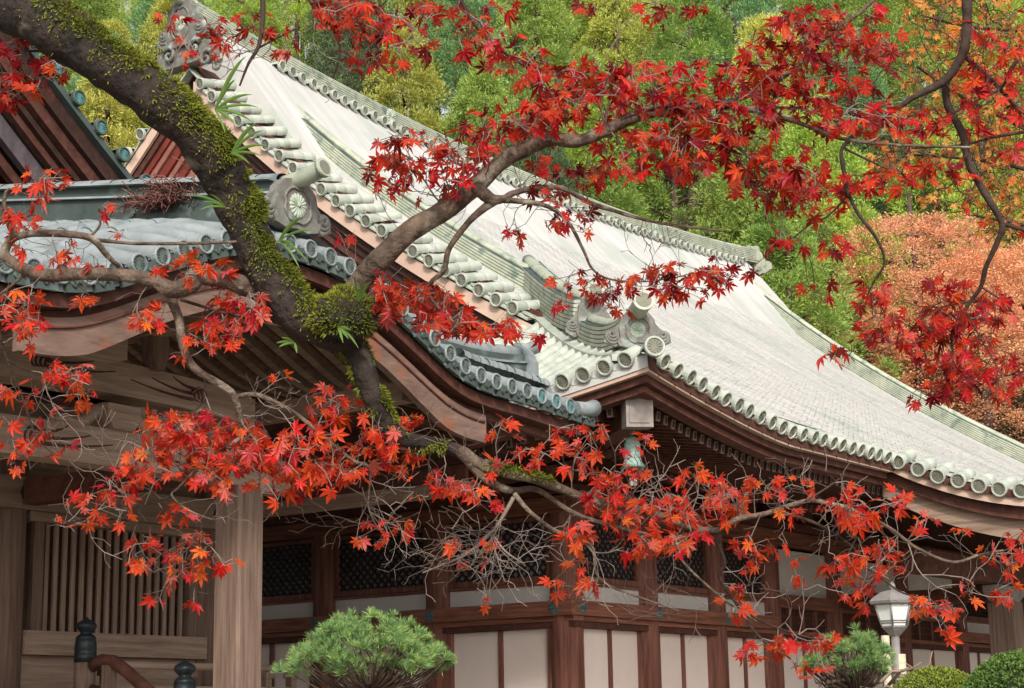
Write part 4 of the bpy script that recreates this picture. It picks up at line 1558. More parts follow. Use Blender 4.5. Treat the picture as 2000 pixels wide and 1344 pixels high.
b.build('wrapped_base', 'bamboo', LAMP)
b = MB()
b.tube([(X0 - .06, Y0 + .1, 0), (X0 - .06, Y0 + .1, Z0 - .03)], .05, 10)
b.build('conduit', 'bamboo', LAMP)
b = MB()
for k in range(5):
    z = Z0 - .62 + k * .05
    b.tube([Vector((X0 + .04 + .1 * math.cos(t), Y0 - .02 + .1 * math.sin(t), z + .02 * math.sin(2 * t + k))) for t in [i * .55 for i in range(13)]], .008, 4)
b.tube([Vector((X0 - .1, Y0 - .1, Z0 - .6)), Vector((X0 + .2, Y0 - .4, Z0 - .62))], .03, 6)
b.tube([Vector((X0 + .05, Y0 - .08, Z0 - .35)), Vector((X0 + .12, Y0 - .2, Z0 - .45)), Vector((X0 + .2, Y0 - .32, Z0 - .38)), Vector((X0 + .22, Y0 - .36, Z0 - .22))], .007, 4)
b.build('straw_binding', 'twigpale', LAMP, kind='stuff')

# ================================================================== FOREST ON THE HILL
GREENS = {}
for nm, c1, c2 in (('bright', '#b3c055', '#8ba644'), ('yellow', '#c4c35e', '#a5a64a'), ('mid', '#9db257', '#739043'), ('blue', '#86a96c', '#648a58'), ('dark', '#63774f', '#4a5c3c'), ('tan', '#c9a67e', '#a8805e'), ('peach', '#f2b890', '#e2a076')):
    GREENS[nm] = mat('foliage_' + nm, c1, c2, .45, island=.32, obj=.16, rough=.6, bump=0, trans=.3)
M['treebark'] = mat('cedar_bark', '#5f4a40', '#3b2d27', 3, (6, 6, 1), bump=.4)


def crown_mesh(name, h, R, nclump, nleaf, csize, leaf, seed, shape='cone'):
    rnd = np.random.default_rng(seed)
    V, Fc = [], []
    a = rnd.uniform(0, 2 * np.pi, nclump)
    tz = rnd.uniform(0.0, 1.0, nclump) ** .8
    for i in range(nclump):
        if shape == 'cone':
            rr = R * (1 - tz[i] ** 1.7) ** .75 + .15
        else:
            rr = R * math.sqrt(max(0.03, 1 - (2 * tz[i] - .9) ** 2 / 1.25))
        lob = 1 + .22 * math.sin(3 * a[i] + tz[i] * 9 + seed) + .12 * math.sin(5 * a[i] - tz[i] * 14)
        q = rr * lob * math.sqrt(rnd.uniform(.5, 1.08))
        c = np.array([q * math.cos(a[i]), q * math.sin(a[i]), h * (.18 + .82 * tz[i])])
        cs = csize * rnd.uniform(.7, 1.35)
        out = np.array([math.cos(a[i]) * .6, math.sin(a[i]) * .6, .65])
        d = rnd.normal(0, 1, (nleaf, 3)) * .75 + out
        d /= np.linalg.norm(d, axis=1)[:, None]
        p0 = c + d * cs * rnd.uniform(.35, .85, (nleaf, 1))
        dd = d + rnd.normal(0, .35, (nleaf, 3))
        dd /= np.linalg.norm(dd, axis=1)[:, None]
        s = np.cross(dd, rnd.normal(0, 1, (nleaf, 3)))
        s /= np.linalg.norm(s, axis=1)[:, None] + 1e-9
        L = leaf * rnd.uniform(.6, 1.3, (nleaf, 1))
        w = L * (.14 if shape == 'cone' else .22)
        q4 = np.stack([p0, p0 + dd * L * .5 + s * w, p0 + dd * L, p0 + dd * L * .5 - s * w], 1).reshape(-1, 3)
        o = len(V) * nleaf * 4
        V.append(q4)
    V = np.concatenate(V)
    n = len(V) // 4
    idx = np.arange(n * 4).reshape(n, 4)
    me = bpy.data.meshes.new(name)
    me.from_pydata([tuple(v) for v in V.tolist()], [], [tuple(f) for f in idx.tolist()])
    me.materials.append(GREENS['mid'])
    return me


def trunk_mesh(h, r, seed, limbs=9, R=2):
    rnd = random.Random(seed)
    b = MB()
    b.tube([(rnd.gauss(0, .06), rnd.gauss(0, .06), -.8 + (h + .8) * i / 6) for i in range(7)], [r * (1 - .85 * i / 6) for i in range(7)], 8)
    for k in range(limbs):
        z = h * rnd.uniform(.25, .9)
        a = rnd.uniform(0, 6.28)
        L = R * (1.1 - z / h) + .4
        b.tube([Vector((0, 0, z)), Vector((math.cos(a) * L * .5, math.sin(a) * L * .5, z + .25 * L)), Vector((math.cos(a) * L, math.sin(a) * L, z + .35 * L))], [r * .3, r * .18, r * .05], 5)
    return b.mesh('trunk', 'treebark')


CROWNS = [crown_mesh('crown', 11, 2.6, 165, 240, .7, .16, 100 + k) for k in range(4)]
CROUND = [crown_mesh('crown', 9, 3.1, 430, 130, .5, .085, 200 + k, 'round') for k in range(2)]
TRUNKS = [trunk_mesh(10.5, .3, 40 + k) for k in range(2)]


def proj(p):
    q = p - CAM
    z = q.dot(VD)
    return 1000 + F * q.dot(VR) / z, 672 - F * q.dot(VU) / z


def tree(p, k, crown, colour, sc, label, group, rot, name='forest_tree', trunk=None):
    T = Matrix.Translation(p)
    t = link(name, None, None, T, label, 'tree', group)
    MT = T @ Matrix.Rotation(rot, 4, 'Z') @ Matrix.Diagonal((sc[0], sc[0], sc[1], 1))
    c = link('crown', crown, t, MT)
    c.material_slots[0].link = 'OBJECT'
    c.material_slots[0].material = GREENS[colour]
    link('trunk', trunk or TRUNKS[k % 2], t, MT)
    return t


def sil(px):                                     # where the hall roof hides the hill
    xs = [-100, 300, 400, 1480, 1640, 1760, 2000]
    ys = [340, 330, 30, 500, 640, 740, 870]
    return float(np.interp(px, xs, ys))


rnd = random.Random(77)
forest = []
row = 0
d = 51.0
while d < 101:
    l = -d * .33 - 2
    while l < d * .33 + 2:
        ll, dd = l + rnd.uniform(-1.2, 1.2), d + rnd.uniform(-2, 2)
        p = Vector((CAM.x, CAM.y, 0)) + VH * dd + RH * ll
        p.z = HZ(ll, dd) - .3
        sc = (rnd.uniform(.8, 1.1), rnd.uniform(.9, 1.25))
        px, py = proj(p + Vector((0, 0, 11 * sc[1])))
        if px > 1630 and dd < 67:
            l += 3.7 + d * .008
            continue
        if -60 < px < 2060 and py < sil(px) - 25 and py > -420:
            forest.append((dd, p, sc, px, py))
        l += 3.7 + d * .008
    d += 6.2
names = {'bright': 'bright green', 'yellow': 'yellow-green', 'mid': 'mid green', 'blue': 'blue-green'}
ORD = 'first second third fourth fifth sixth seventh eighth ninth tenth eleventh twelfth thirteenth fourteenth fifteenth sixteenth seventeenth eighteenth nineteenth twentieth'.split()
for _t, _w in (('twenty', ''), ('thirty', 'thirtieth'), ('forty', 'fortieth'), ('fifty', 'fiftieth')):
    ORD += ([_w] if _w else []) + [_t + '-' + o for o in ORD[:9]]
zones = (('in the lowest band of the hillside', 0, 62), ('in the middle band of the hillside', 62, 80), ('in the highest band of the hillside', 80, 200))
i = 0
for zn, da, db in zones:
    for k, (dd, p, sc, px, py) in enumerate(sorted([f for f in forest if da <= f[0] < db], key=lambda q: q[3])):
        col = rnd.choices(['bright', 'yellow', 'mid', 'blue', 'dark'], [.36, .25, .24, .11, .04])[0]
        tree(p, i, CROWNS[i % 4], col, sc, '%s conifer, %s from the left %s' % (names.get(col, 'dark green'), ORD[k], zn), 'conifers on the hillside', rnd.uniform(0, 6.28))
        i += 1


def by_px(px, d, ll=None):
    lat = (px - 1000) / F * d * 1.02
    p = Vector((CAM.x, CAM.y, 0)) + VH * d + RH * lat
    p.z = HZ(lat, d) - .3
    return p


tree(by_px(1800, 66), 0, CROUND[0], 'peach', (1.3, .98), 'peach-orange leafy tree left of two others above the roof at right', None, .4, 'autumn_tree')
tree(by_px(1915, 64.5), 1, CROUND[1], 'peach', (1.35, .9), 'peach-orange leafy tree in the middle of three above the roof', None, 2.1, 'autumn_tree')
tree(by_px(2030, 65), 0, CROUND[0], 'peach', (1.4, .95), 'peach-orange leafy tree cut by the right picture edge', None, 1.1, 'autumn_tree')
tree(by_px(720, 66), 0, CROUND[0], 'tan', (1.0, 1.15), 'tan brown autumn tree just above the roof ridge', None, 1.7, 'autumn_tree')
tree(by_px(560, 70), 1, CROUND[1], 'tan', (.9, 1.2), 'tan brown autumn tree by the ridge-end ornament', None, .7, 'autumn_tree')
tree(by_px(1815, 74), 0, CROUND[1], 'dark', (1.05, .85), 'dark green broadleaf tree above the peach-orange trees', None, 3.0, 'broadleaf_tree')

# ================================================================== MAPLES IN THE FOREGROUND
M['bark'] = mat('mossy_maple_bark', '#3b3029', '#17120f', 16, bump=1.0, bscale=34, spot='#857e72', spot_amt=.33, spot_scale=8, moss=('#4b5120', 1.12), rough=.85)
M['bark2'] = mat('lichened_branch_bark', '#715f50', '#3f322a', 22, bump=.9, bscale=40, spot='#938a7a', spot_amt=.4, spot_scale=14, moss=('#6a7024', 1.28), rough=.85)
M['bark3'] = mat('dark_thin_branch_bark', '#46362e', '#2c2019', 18, bump=.4, bscale=40, rough=.8)
M['twig'] = mat('grey_twig', '#84756b', '#5f5149', 20, bump=0, rough=.8)
M['twigd'] = mat('dark_twig', '#5f4a42', '#41312b', 20, bump=0, rough=.8)
M['moss'] = mat('hanging_moss', '#868a2e', '#565e1e', 7, island=.35, bump=0, rough=.9, trans=.2)
M['strap'] = mat('strap_fern_leaf', '#708a40', '#4d672c', 6, island=.25, bump=0, rough=.45, trans=.2)
for nm, c1, c2 in (('crimson', '#c8202a', '#9d1420'), ('red', '#d62a22', '#b61d19'), ('maroon', '#8c1a22', '#65131b'), ('scarlet', '#e03c26', '#cc3020'), ('orange', '#e65c28', '#d44622'), ('pink', '#d65a58', '#bb4045'), ('amber', '#dd9440', '#c97c34'), ('ochre', '#d9a84e', '#bd8a3e')):
    M['leaf_' + nm] = mat('maple_leaf_' + nm, c1, c2, 30, island=.16, obj=.16, rough=.5, bump=.06, bscale=120, trans=.42, spec=.25, spot='#7a2a1c', spot_scale=42, spot_amt=.33)


def leaf_mesh(name, seed, m, fold=0.0):
    """seven-lobed maple leaf, stalk end at the origin, middle lobe along +y, unit span"""
    r = random.Random(seed)
    lobes = [(-128, .3), (-86, .42), (-44, .53), (0, .6), (44, .53), (86, .42), (128, .3)]
    ang = [(math.radians(a + r.uniform(-6, 6)), L * r.uniform(.88, 1.1)) for a, L in lobes]
    pts = [(0, -.02)]
    bend = [r.uniform(-.35, .12) - fold for _ in lobes]
    idx = []
    for i, (a, L) in enumerate(ang):
        w = .088 * L / .5
        for q, off in ((.27, -w * .6), (.55, -w), (1.0, 0), (.55, w), (.27, w * .6)):
            x = L * q * math.sin(a) + off * math.cos(a)
            y = L * q * math.cos(a) - off * math.sin(a)
            pts.append((x, y))
            idx.append((i, q))
    vs = [Vector((0, 0, 0))]
    for (x, y), (i, q) in zip(pts[1:], idx):
        rr = math.hypot(x, y)
        z = bend[i] * rr * rr * 1.6 + .12 * rr
        if q == .55:
            z += .025
        vs.append(Vector((x, y, z)))
    # mid ribs
    fs = []
    for i in range(7):
        o = 1 + i * 5
        fs += [(0, o, o + 1), (0, o + 1, o + 2), (0, o + 2, o + 3), (0, o + 3, o + 4)]
        if i < 6:
            fs.append((0, o + 4, o + 5))
    b = MB()
    b.add(vs, fs, False)
    return b.mesh(name, m), vs, fs


LEAFM = {}
LV = {}
for k in range(9):
    for nm in ('crimson', 'red', 'maroon', 'scarlet', 'orange', 'pink', 'amber', 'ochre'):
        LEAFM[(k, nm)], v_, f_ = leaf_mesh('leaf', 300 + k, 'leaf_' + nm, (.0, .0, .1, .15, .25, .5, .8, 1.1, -.2)[k])
    LV[k] = (np.array([tuple(v) for v in v_]), f_)


def catmull(P, n=5):
    out = []
    for i in range(len(P) - 1):
        p0, p1, p2, p3 = P[max(i - 1, 0)], P[i], P[i + 1], P[min(i + 2, len(P) - 1)]
        for k in range(n):
            t = k / n
            out.append(tuple(.5 * (2 * b + (c - a) * t + (2 * a - 5 * b + 4 * c - d) * t * t + (3 * b - a - 3 * c + d) * t ** 3) for a, b, c, d in zip(p0, p1, p2, p3)))
    out.append(tuple(P[-1]))
    return out


class Maple:
    def __init__(s, name, label, base, twig, depth):
        s.t = thing(name, label, 'tree', base)
        s.twig = twig
        s.depth = depth
        s.nodes = []                              # points twigs may spring from
        s.leaves = []
        s.more = 1.7
        s.cl = []
        s.rnd = random.Random(len(label))

    def branch(s, pts, m='bark2', nm='branch', knots=.12, sides=10, depth=None):
        """pts: (px, py, width px[, depth])"""
        d0 = depth or s.depth
        P = [(x, y, w, (q[0] if q else d0)) for x, y, w, *q in pts]
        C_ = catmull(P, 6)
        path, rad = [], []
        for i, (x, y, w, t) in enumerate(C_):
            p = at(x, y, t + .04 * math.sin(i * .11 + x * .004))
            path.append(p)
            rad.append(max(.0012, w / 2 * t / F * (1 + knots * noise.noise(Vector((x * .02, y * .02, i * .3))))))
        b = MB()
        b.tube(path, rad, sides)
        o = b.build(nm, m, s.t)
        s.nodes += [(p, r) for p, r in zip(path, rad)]
        return path, rad, o

    def cluster(s, cx, cy, rx, ry, n, pal, size=.074, leafy=True, dz=.28):
        s.cl.append((cx, cy, rx, ry, n, leafy))
        if not leafy:
            return
        if leafy:
            n, size = max(1, round(n * s.more * (1.0 if pal is LO else 1.1))), size * .81
            rx, ry = rx * 1.1, ry * 1.1
        for i in range(n):
            a, q = s.rnd.uniform(0, 2 * math.pi), math.sqrt(s.rnd.random())
            x, y = cx + rx * q * math.cos(a), cy + ry * q * math.sin(a)
            s.leaves.append([x, y, pal, size * s.rnd.uniform(.55, 1.22), leafy, s.rnd.gauss(0, dz)])

    def finish(s, keep=300, twig_r=.0008):
        rnd = s.rnd
        N = np.array([tuple(p) for p, r in s.nodes])
        cap = len(N) + len(s.leaves) * 14 + 10
        A = np.zeros((cap, 3))
        A[:len(N)] = N
        n = len(N)
        par = [-1] * n
        brad = [r for p, r in s.nodes]
        # leading twigs: one into each spray, side twigs off it
        cap2 = sum(40 + int(c[4] * 22) for c in s.cl) * 3
        A = np.concatenate([A, np.zeros((cap2, 3))])
        VRn, VUn, VDn, CN = (np.array(q) for q in (VR, VU, VD, CAM))

        def run(k, e, bow, step=.022):
            nonlocal n
            st = Vector(A[k])
            v = e - st
            m = max(2, min(40, int(v.length / step)))
            perp = v.cross(VD)
            perp = perp.normalized() if perp.length > 1e-6 else Vector((0, 0, 1))
            last, out = k, []
            for j in range(1, m + 1):
                t = j / m
                A[n] = st + v * t + perp * (bow * v.length * math.sin(math.pi * t)) + Vector((rnd.gauss(0, .0012), rnd.gauss(0, .0012), rnd.gauss(0, .0012)))
                par.append(last)
                last = n
                out.append(n)
                n += 1
            return out

        def side(out, L, lev):
            sg = rnd.choice((-1, 1))
            i = 1
            while i < len(out):
                k = out[i]
                d = Vector(A[k]) - Vector(A[par[k]])
                if d.length > 1e-6:
                    d.normalize()
                    q = d.cross(VD)
                    q = q.normalized() if q.length > 1e-6 else VU
                    a = math.radians(rnd.uniform(26, 50))
                    e = Vector(A[k]) + (d * math.cos(a) + q * math.sin(a) * sg + VD * rnd.gauss(0, .25) + Vector((0, 0, .1))) * L * rnd.uniform(.5, 1.15) * (1.1 - .5 * i / len(out))
                    o2 = run(k, e, rnd.gauss(0, .09))
                    if lev > 1:
                        side(o2, L * .45, lev - 1)
                sg = -sg
                i += rnd.choice((1, 2, 2, 3))

        base_n = n
        for cx, cy, rx, ry, cn, leafy in s.cl:
            d = A[:n] - CN
            z = d @ VDn
            px, py = 1000 + F * (d @ VRn) / z, 672 - F * (d @ VUn) / z
            for rep in range(max(1, cn // (10 if leafy else 7))):
                tx, ty = cx + rnd.uniform(-.8, .8) * rx, cy + rnd.uniform(-.8, .8) * ry
                q = (px[:base_n] - tx) ** 2 + (py[:base_n] - ty) ** 2
                near = np.argsort(q)[:8 if leafy else 40]
                k = int(near[rnd.randrange(len(near))])
                o1 = run(k, at(tx, ty, float(z[k]) + rnd.gauss(0, .1)), rnd.gauss(0, .12))
                side(o1, .07 if leafy else .11, 1 if leafy else 2)
                if n > len(A) - 3000:
                    A = np.concatenate([A, np.zeros((20000, 3))])
        A = np.concatenate([A, np.zeros((len(s.leaves) * 14 + 10, 3))])
        # order from near the branches outwards
        items = []
        for L in s.leaves:
            x, y = L[0], L[1]
            d = A[:n] - np.array(CAM)
            z = d @ np.array(VD)
            px, py = 1000 + F * (d @ np.array(VR)) / z, 672 - F * (d @ np.array(VU)) / z
            q = (px - x) ** 2 + (py - y) ** 2
            k = int(q.argmin())
            items.append((float(q[k]), L, float(z[k])))
        items.sort(key=lambda q: q[0])
        ends, cnt = [], {}
        n_free = n
        for q, L, zb in items:
            p = at(L[0], L[1], max(2.5, zb + L[5] * min(1, .25 + math.sqrt(q) / 120)))
            pa = np.array(p)
            dist = ((A[:n] - pa) ** 2).sum(1)
            k = int(dist.argmin())
            st = Vector(A[k])
            v = p - st
            m = max(1, min(12, int(v.length / .035)))
            last = k
            perp = v.cross(VD)
            perp = perp.normalized() if perp.length > 1e-6 else Vector((0, 0, 1))
            bow = rnd.gauss(0, .09) * v.length
            for j in range(1, m + 1):
                t = j / m
                w_ = st + v * t + perp * (bow * math.sin(math.pi * t)) + Vector((rnd.gauss(0, .002), rnd.gauss(0, .002), rnd.gauss(0, .002)))
                A[n] = w_
                par.append(last)
                last = n
                n += 1
            ends.append((last, L, v))
        count = [0] * n
        for e, L, v in ends:
            k = e
            while k >= 0 and k >= len(N):
                count[k] += 1
                k = par[k]
        # twigs
        b = MB()
        rad = [0] * n
        for i in range(n):
            rad[i] = brad[i] if i < len(N) else min(.005, twig_r * (1 + .4 * math.sqrt(count[i])))
        TV, TF = [], []
        for i in range(len(N), n):
            a, c = Vector(A[par[i]]), Vector(A[i])
            d = c - a
            if d.length < 1e-5:
                continue
            x = d.cross(VD)
            if x.length < 1e-7:
                x = d.orthogonal()
            x = x.normalized()
            y = x.cross(d).normalized()
            ra, rc = (min(rad[par[i]], rad[i] * 1.15) if par[i] < len(N) else rad[par[i]]), rad[i]
            o = len(TV)
            for c0, r0 in ((a, ra), (c, rc)):
                TV += [c0 + x * r0, c0 - x * (r0 * .5) + y * (r0 * .87), c0 - x * (r0 * .5) - y * (r0 * .87)]
            TF += [(o, o + 1, o + 4, o + 3), (o + 1, o + 2, o + 5, o + 4), (o + 2, o, o + 3, o + 5)]
        # leaves
        info = []
        for e, L, v in ends:
            if not L[4]:
                continue
            p = Vector(A[e])
            base = (-VD * rnd.uniform(.1, 1.0) + Vector((0, 0, 1)) * rnd.uniform(-.1, .9) + Vector((rnd.gauss(0, .55), rnd.gauss(0, .55), rnd.gauss(0, .35)))).normalized()
            tip = Vector((0, 0, -1)) * rnd.uniform(.2, 1.1) + VR * rnd.gauss(0, .6) + v.normalized() * .35 + VD * rnd.gauss(0, .3)
            tip = tip - base * tip.dot(base)
            if tip.length < 1e-4:
                continue
            tip.normalize()
            xx = tip.cross(base)
            st = p + tip * rnd.uniform(.008, .022)
            o = len(TV)                            # leaf stalk
            rr_ = twig_r * .75
            TV += [p + xx * rr_, p - xx * rr_, st - xx * rr_ * .6, st + xx * rr_ * .6]
            TF.append((o, o + 1, o + 2, o + 3))
            sc = L[3]
            xx = xx * rnd.uniform(.72, 1.08)
            mt = Matrix(((xx.x * sc, tip.x * sc, base.x * sc, st.x), (xx.y * sc, tip.y * sc, base.y * sc, st.y), (xx.z * sc, tip.z * sc, base.z * sc, st.z), (0, 0, 0, 1)))
            names_, wts = L[2]
            info.append((sc / (p - CAM).dot(VD), mt, rnd.choices(range(9), [3, 3, 3, 3, 2, 1.6, 1.2, 1, 1.2])[0], rnd.choices(names_, wts)[0]))
        b.add(TV, TF, False)
        b.build('twigs', s.twig, s.t, kind='stuff')
        info.sort(key=lambda q: -q[0])
        for i, (sz, mt, k, cl) in enumerate(info[:keep]):
            link('leaf', LEAFM[(k, cl)], s.t, mt)
        rest = {}
        for sz, mt, k, cl in info[keep:]:
            rest.setdefault(cl, []).append((mt, k))
        fb = MB()
        mats = []
        for cl, it in rest.items():
            fb.cur = len(mats)
            mats.append('leaf_' + cl)
            for mt, k in it:
                v_, f_ = LV[k]
                m3 = np.array(mt)
                w_ = v_ @ m3[:3, :3].T + m3[:3, 3]
                fb.add(w_.tolist(), f_, False)
        if mats:
            fb.build('foliage', mats, s.t, kind='stuff')


UP = (('crimson', 'red', 'maroon', 'scarlet', 'pink'), (5, 3.6, 2.6, .7, .5))
LO = (('red', 'scarlet', 'orange', 'pink', 'crimson'), (4.4, 3.2, .8, 2.0, 2.6))
DK = (('crimson', 'maroon', 'red'), (3.5, 3, 2.5))
OG = (('amber', 'ochre', 'orange'), (4, 5, .6))

# ---------------- the mossy maple
T1 = Maple('maple_tree', 'red maple with a thick moss-covered limb arching down from upper left', at(-760, 1990, 5.6).xy.to_3d(), 'twig', 4.8)
limb_px = [(-330, -330, 135, 5.5), (-150, -105, 125, 5.2), (-20, -10, 116, 5.0), (70, 32, 110), (150, 85, 104), (245, 150, 98), (330, 215, 96), (400, 285, 100), (445, 355, 92), (475, 425, 86), (510, 500, 82), (550, 570, 82), (602, 628, 80), (650, 660, 58), (690, 672, 42)]
path, rad, limb = T1.branch(limb_px, 'bark', 'limb', .16, 26)
# roughen the limb
me = limb.data
co = np.zeros(len(me.vertices) * 3)
me.vertices.foreach_get('co', co)
me.vertices.foreach_get('co', co)
co = co.reshape(-1, 3)
for i in range(len(co)):
    v = Vector(co[i])
    n_ = noise.noise(v * 9) * .012 + noise.noise(v * 26) * .006
    k = min(len(path) - 1, i // 26)
    dirv = (v - path[k])
    if dirv.length > 1e-6:
        co[i] = v + dirv.normalized() * n_
me.vertices.foreach_set('co', co.ravel())
me.update()
b = MB()
tb = at(-760, 1990, 5.6)
b.tube([Vector((tb.x, tb.y, -.1)), Vector((tb.x, tb.y, .5)), at(-740, 900, 5.6), at(-640, 300, 5.6), at(-520, -200, 5.6), at(-330, -330, 5.5)], [.24, .2, .17, .15, .13, .1], 16)
b.build('trunk', 'bark', T1.t)
# knotted burl where the branches part
b = MB()
bc = at(672, 622, 4.74)
def burl(u, v):
    n_ = Vector((math.sin(u * math.pi) * math.cos(v * 2 * math.pi), math.sin(u * math.pi) * math.sin(v * 2 * math.pi), math.cos(u * math.pi)))
    return bc + Vector((n_.x * .085, n_.y * .085, n_.z * .07)) * (1 + .3 * noise.noise(n_ * 2.2) + .1 * noise.noise(n_ * 7))
b.grid(burl, 20, 32)
b.build('burl', 'bark', T1.t)
B = T1.branch
B([(680, 590, 52), (712, 540, 48), (750, 500, 45), (800, 452, 42), (870, 410, 40), (930, 362, 38), (985, 312, 35), (1040, 285, 30), (1080, 272, 28), (1130, 275, 26), (1180, 256, 24), (1250, 226, 20), (1320, 215, 18), (1400, 206, 14), (1470, 216, 11), (1560, 240, 9), (1640, 270, 8), (1750, 283, 6), (1900, 288, 4)], 'bark2', 'branch', .14, 12)
B([(1180, 250, 12), (1260, 212, 12), (1350, 200, 11), (1440, 211, 9), (1560, 212, 5), (1640, 240, 4)])
B([(1330, 212, 11), (1398, 203, 10), (1475, 182, 10), (1545, 140, 9), (1597, 87, 8), (1667, 35, 7), (1730, -20, 6)])
B([(1250, 225, 10), (1314, 227, 10), (1387, 259, 8), (1440, 287, 7), (1492, 336, 6), (1512, 356, 4)])
B([(930, 365, 26), (958, 388, 24), (985, 388, 16), (1010, 375, 12), (1090, 366, 10), (1150, 395, 9), (1200, 412, 8), (1290, 436, 6), (1420, 452, 4)])
B([(965, 392, 20), (935, 415, 15), (910, 440, 13), (877, 486, 12), (867, 528, 11), (842, 552, 10), (839, 580, 8), (874, 615, 5), (930, 640, 3.5), (985, 645, 2.5)])
B([(839, 580, 6), (800, 585, 4), (750, 560, 3)])
B([(975, 390, 13), (1060, 400, 9), (1108, 432, 8), (1140, 490, 6), (1157, 525, 5), (1190, 545, 4), (1260, 550, 3), (1330, 540, 2.5)])
B([(515, 575, 42), (470, 556, 38), (420, 543, 36), (385, 540, 38), (371, 556, 36), (335, 566, 34), (301, 549, 28), (245, 538, 26), (157, 535, 25), (87, 538, 25), (40, 522, 23), (10, 500, 21), (16, 476, 18), (30, 464, 15), (70, 456, 14), (140, 458, 14), (182, 468, 13), (210, 500, 11), (240, 528, 8)], 'bark2', 'branch', .16, 12)
B([(182, 468, 8), (240, 474, 7), (290, 476, 7), (400, 475, 6), (462, 472, 5)])
B([(30, 464, 14), (18, 440, 12), (8, 400, 9), (18, 370, 6), (60, 380, 4), (100, 350, 3)])
B([(60, 525, 8), (20, 560, 6), (-20, 590, 5)])
B([(175, 462, 6), (195, 440, 5), (193, 405, 4)])
B([(330, 565, 26), (337, 590, 20), (350, 626, 18), (357, 675, 17), (381, 720, 16), (437, 755, 15), (458, 776, 14), (472, 825, 12), (480, 845, 10), (440, 875, 6), (409, 892, 5), (350, 951, 4.5), (336, 968, 4), (367, 996, 4), (420, 1017, 3)], 'bark2')
B([(336, 968, 4), (290, 985, 3), (245, 993, 3), (157, 1014, 2.5), (95, 1028, 2)], 'bark3')
B([(458, 776, 10), (490, 770, 9), (520, 777, 9), (580, 810, 8), (640, 860, 8), (690, 900, 7), (722, 916, 6), (720, 990, 3), (740, 1035, 2.5)], 'bark2')
B([(480, 845, 8), (520, 870, 6), (580, 890, 5), (640, 900, 4)], 'bark3')
B([(352, 585, 7), (400, 600, 6), (470, 620, 5), (560, 640, 4)], 'bark3')
B([(-20, 600, 7), (0, 654, 5), (14, 703, 5), (45, 780, 4.5), (70, 850, 4), (105, 888, 3)], 'bark3')
B([(14, 703, 4), (60, 725, 3), (120, 725, 2.5)], 'bark3')
B([(395, 1010, 3), (392, 1040, 3), (385, 1080, 2.5)], 'bark3')
p5, r5, fork = B([(678, 662, 44), (702, 700, 46), (716, 740, 45), (733, 785, 42), (757, 832, 38), (790, 858, 34), (850, 868, 29), (900, 882, 27)], 'bark', 'branch', .16, 14)
p6, r6, fork2 = B([(900, 882, 27), (940, 908, 25), (1000, 925, 22), (1060, 940, 20), (1130, 968, 17), (1200, 988, 16), (1280, 1004, 14), (1335, 1024, 13), (1394, 1037, 12), (1440, 1014, 11), (1496, 1003, 10), (1573, 979, 9), (1615, 982, 8), (1667, 996, 7), (1737, 1031, 7), (1790, 1070, 6), (1860, 1098, 6), (1912, 1084, 5), (1960, 1075, 4)], 'bark2', 'branch', .16, 12)
B([(1573, 979, 5), (1612, 955, 4), (1640, 935, 3)], 'bark3')
B([(903, 888, 18), (930, 918, 18), (951, 937, 17), (985, 955, 16), (1010, 958, 12), (1052, 958, 11), (1122, 1003, 10), (1210, 1031, 8), (1297, 1056, 6), (1345, 1110, 5), (1400, 1160, 4.5), (1440, 1190, 4), (1480, 1215, 3)], 'bark2')
B([(1005, 965, 10), (1030, 995, 9), (1052, 1014, 8), (1087, 1038, 8), (1154, 1065, 7), (1164, 1119, 5), (1196, 1147, 5), (1262, 1171, 4), (1330, 1195, 3)], 'bark2')
B([(1003, 972, 9), (979, 1014, 7), (958, 1042, 6), (909, 1084, 5), (860, 1105, 4), (825, 1119, 3)], 'twig')
B([(960, 1040, 5), (985, 1075, 4), (1020, 1100, 3)], 'twig')
B([(1394, 1040, 9), (1415, 1098, 8), (1405, 1126, 7), (1433, 1171, 6), (1457, 1210, 5), (1492, 1252, 4), (1545, 1287, 3)], 'bark3')
B([(1524, 1000, 6), (1597, 1024, 6), (1667, 1070, 5), (1678, 1098, 5), (1720, 1126, 4), (1755, 1154, 4), (1818, 1182, 3), (1853, 1240, 2.5)], 'bark3')
B([(1433, 1171, 4), (1480, 1210, 4), (1560, 1240, 3), (1610, 1250, 2.5)], 'bark3')
# boughs above the picture that carry the top sprays
B([(-330, -330, 70, 5.5), (-60, -200, 55, 5.2), (300, -130, 40, 5.1), (600, -90, 30, 5.0), (900, -70, 24, 5.0), (1200, -70, 16, 5.0), (1420, -50, 8, 5.0)], 'bark2')
B([(490, -100, 14, 5.0), (512, -10, 11, 5.0), (511, 60, 9, 5.0), (503, 95, 8, 5.0), (485, 125, 6, 5.0), (468, 168, 4, 5.0)], 'bark3')
B([(560, -95, 10, 5.0), (600, -5, 7, 5.0), (640, 40, 6, 5.0), (664, 95, 5, 5.0), (652, 150, 3, 5.0)], 'bark3')
B([(503, 95, 4, 5.0), (540, 75, 4, 5.0), (580, 55, 3, 5.0)], 'bark3')
B([(720, -85, 9, 5.0), (740, -10, 7, 5.0), (745, 60, 5, 5.0), (760, 95, 3, 5.0)], 'bark3')
B([(880, -75, 9, 5.0), (905, 10, 7, 5.0), (950, 75, 6, 5.0), (1010, 120, 5, 5.0), (1075, 160, 4, 5.0)], 'bark3')
B([(-20, 0, 14, 5.0), (30, 60, 8, 4.9), (55, 100, 6, 4.9), (85, 150, 4, 4.9)], 'bark3')
B([(55, 100, 5, 4.9), (110, 100, 3, 4.9)], 'bark3')
cl = T1.cluster
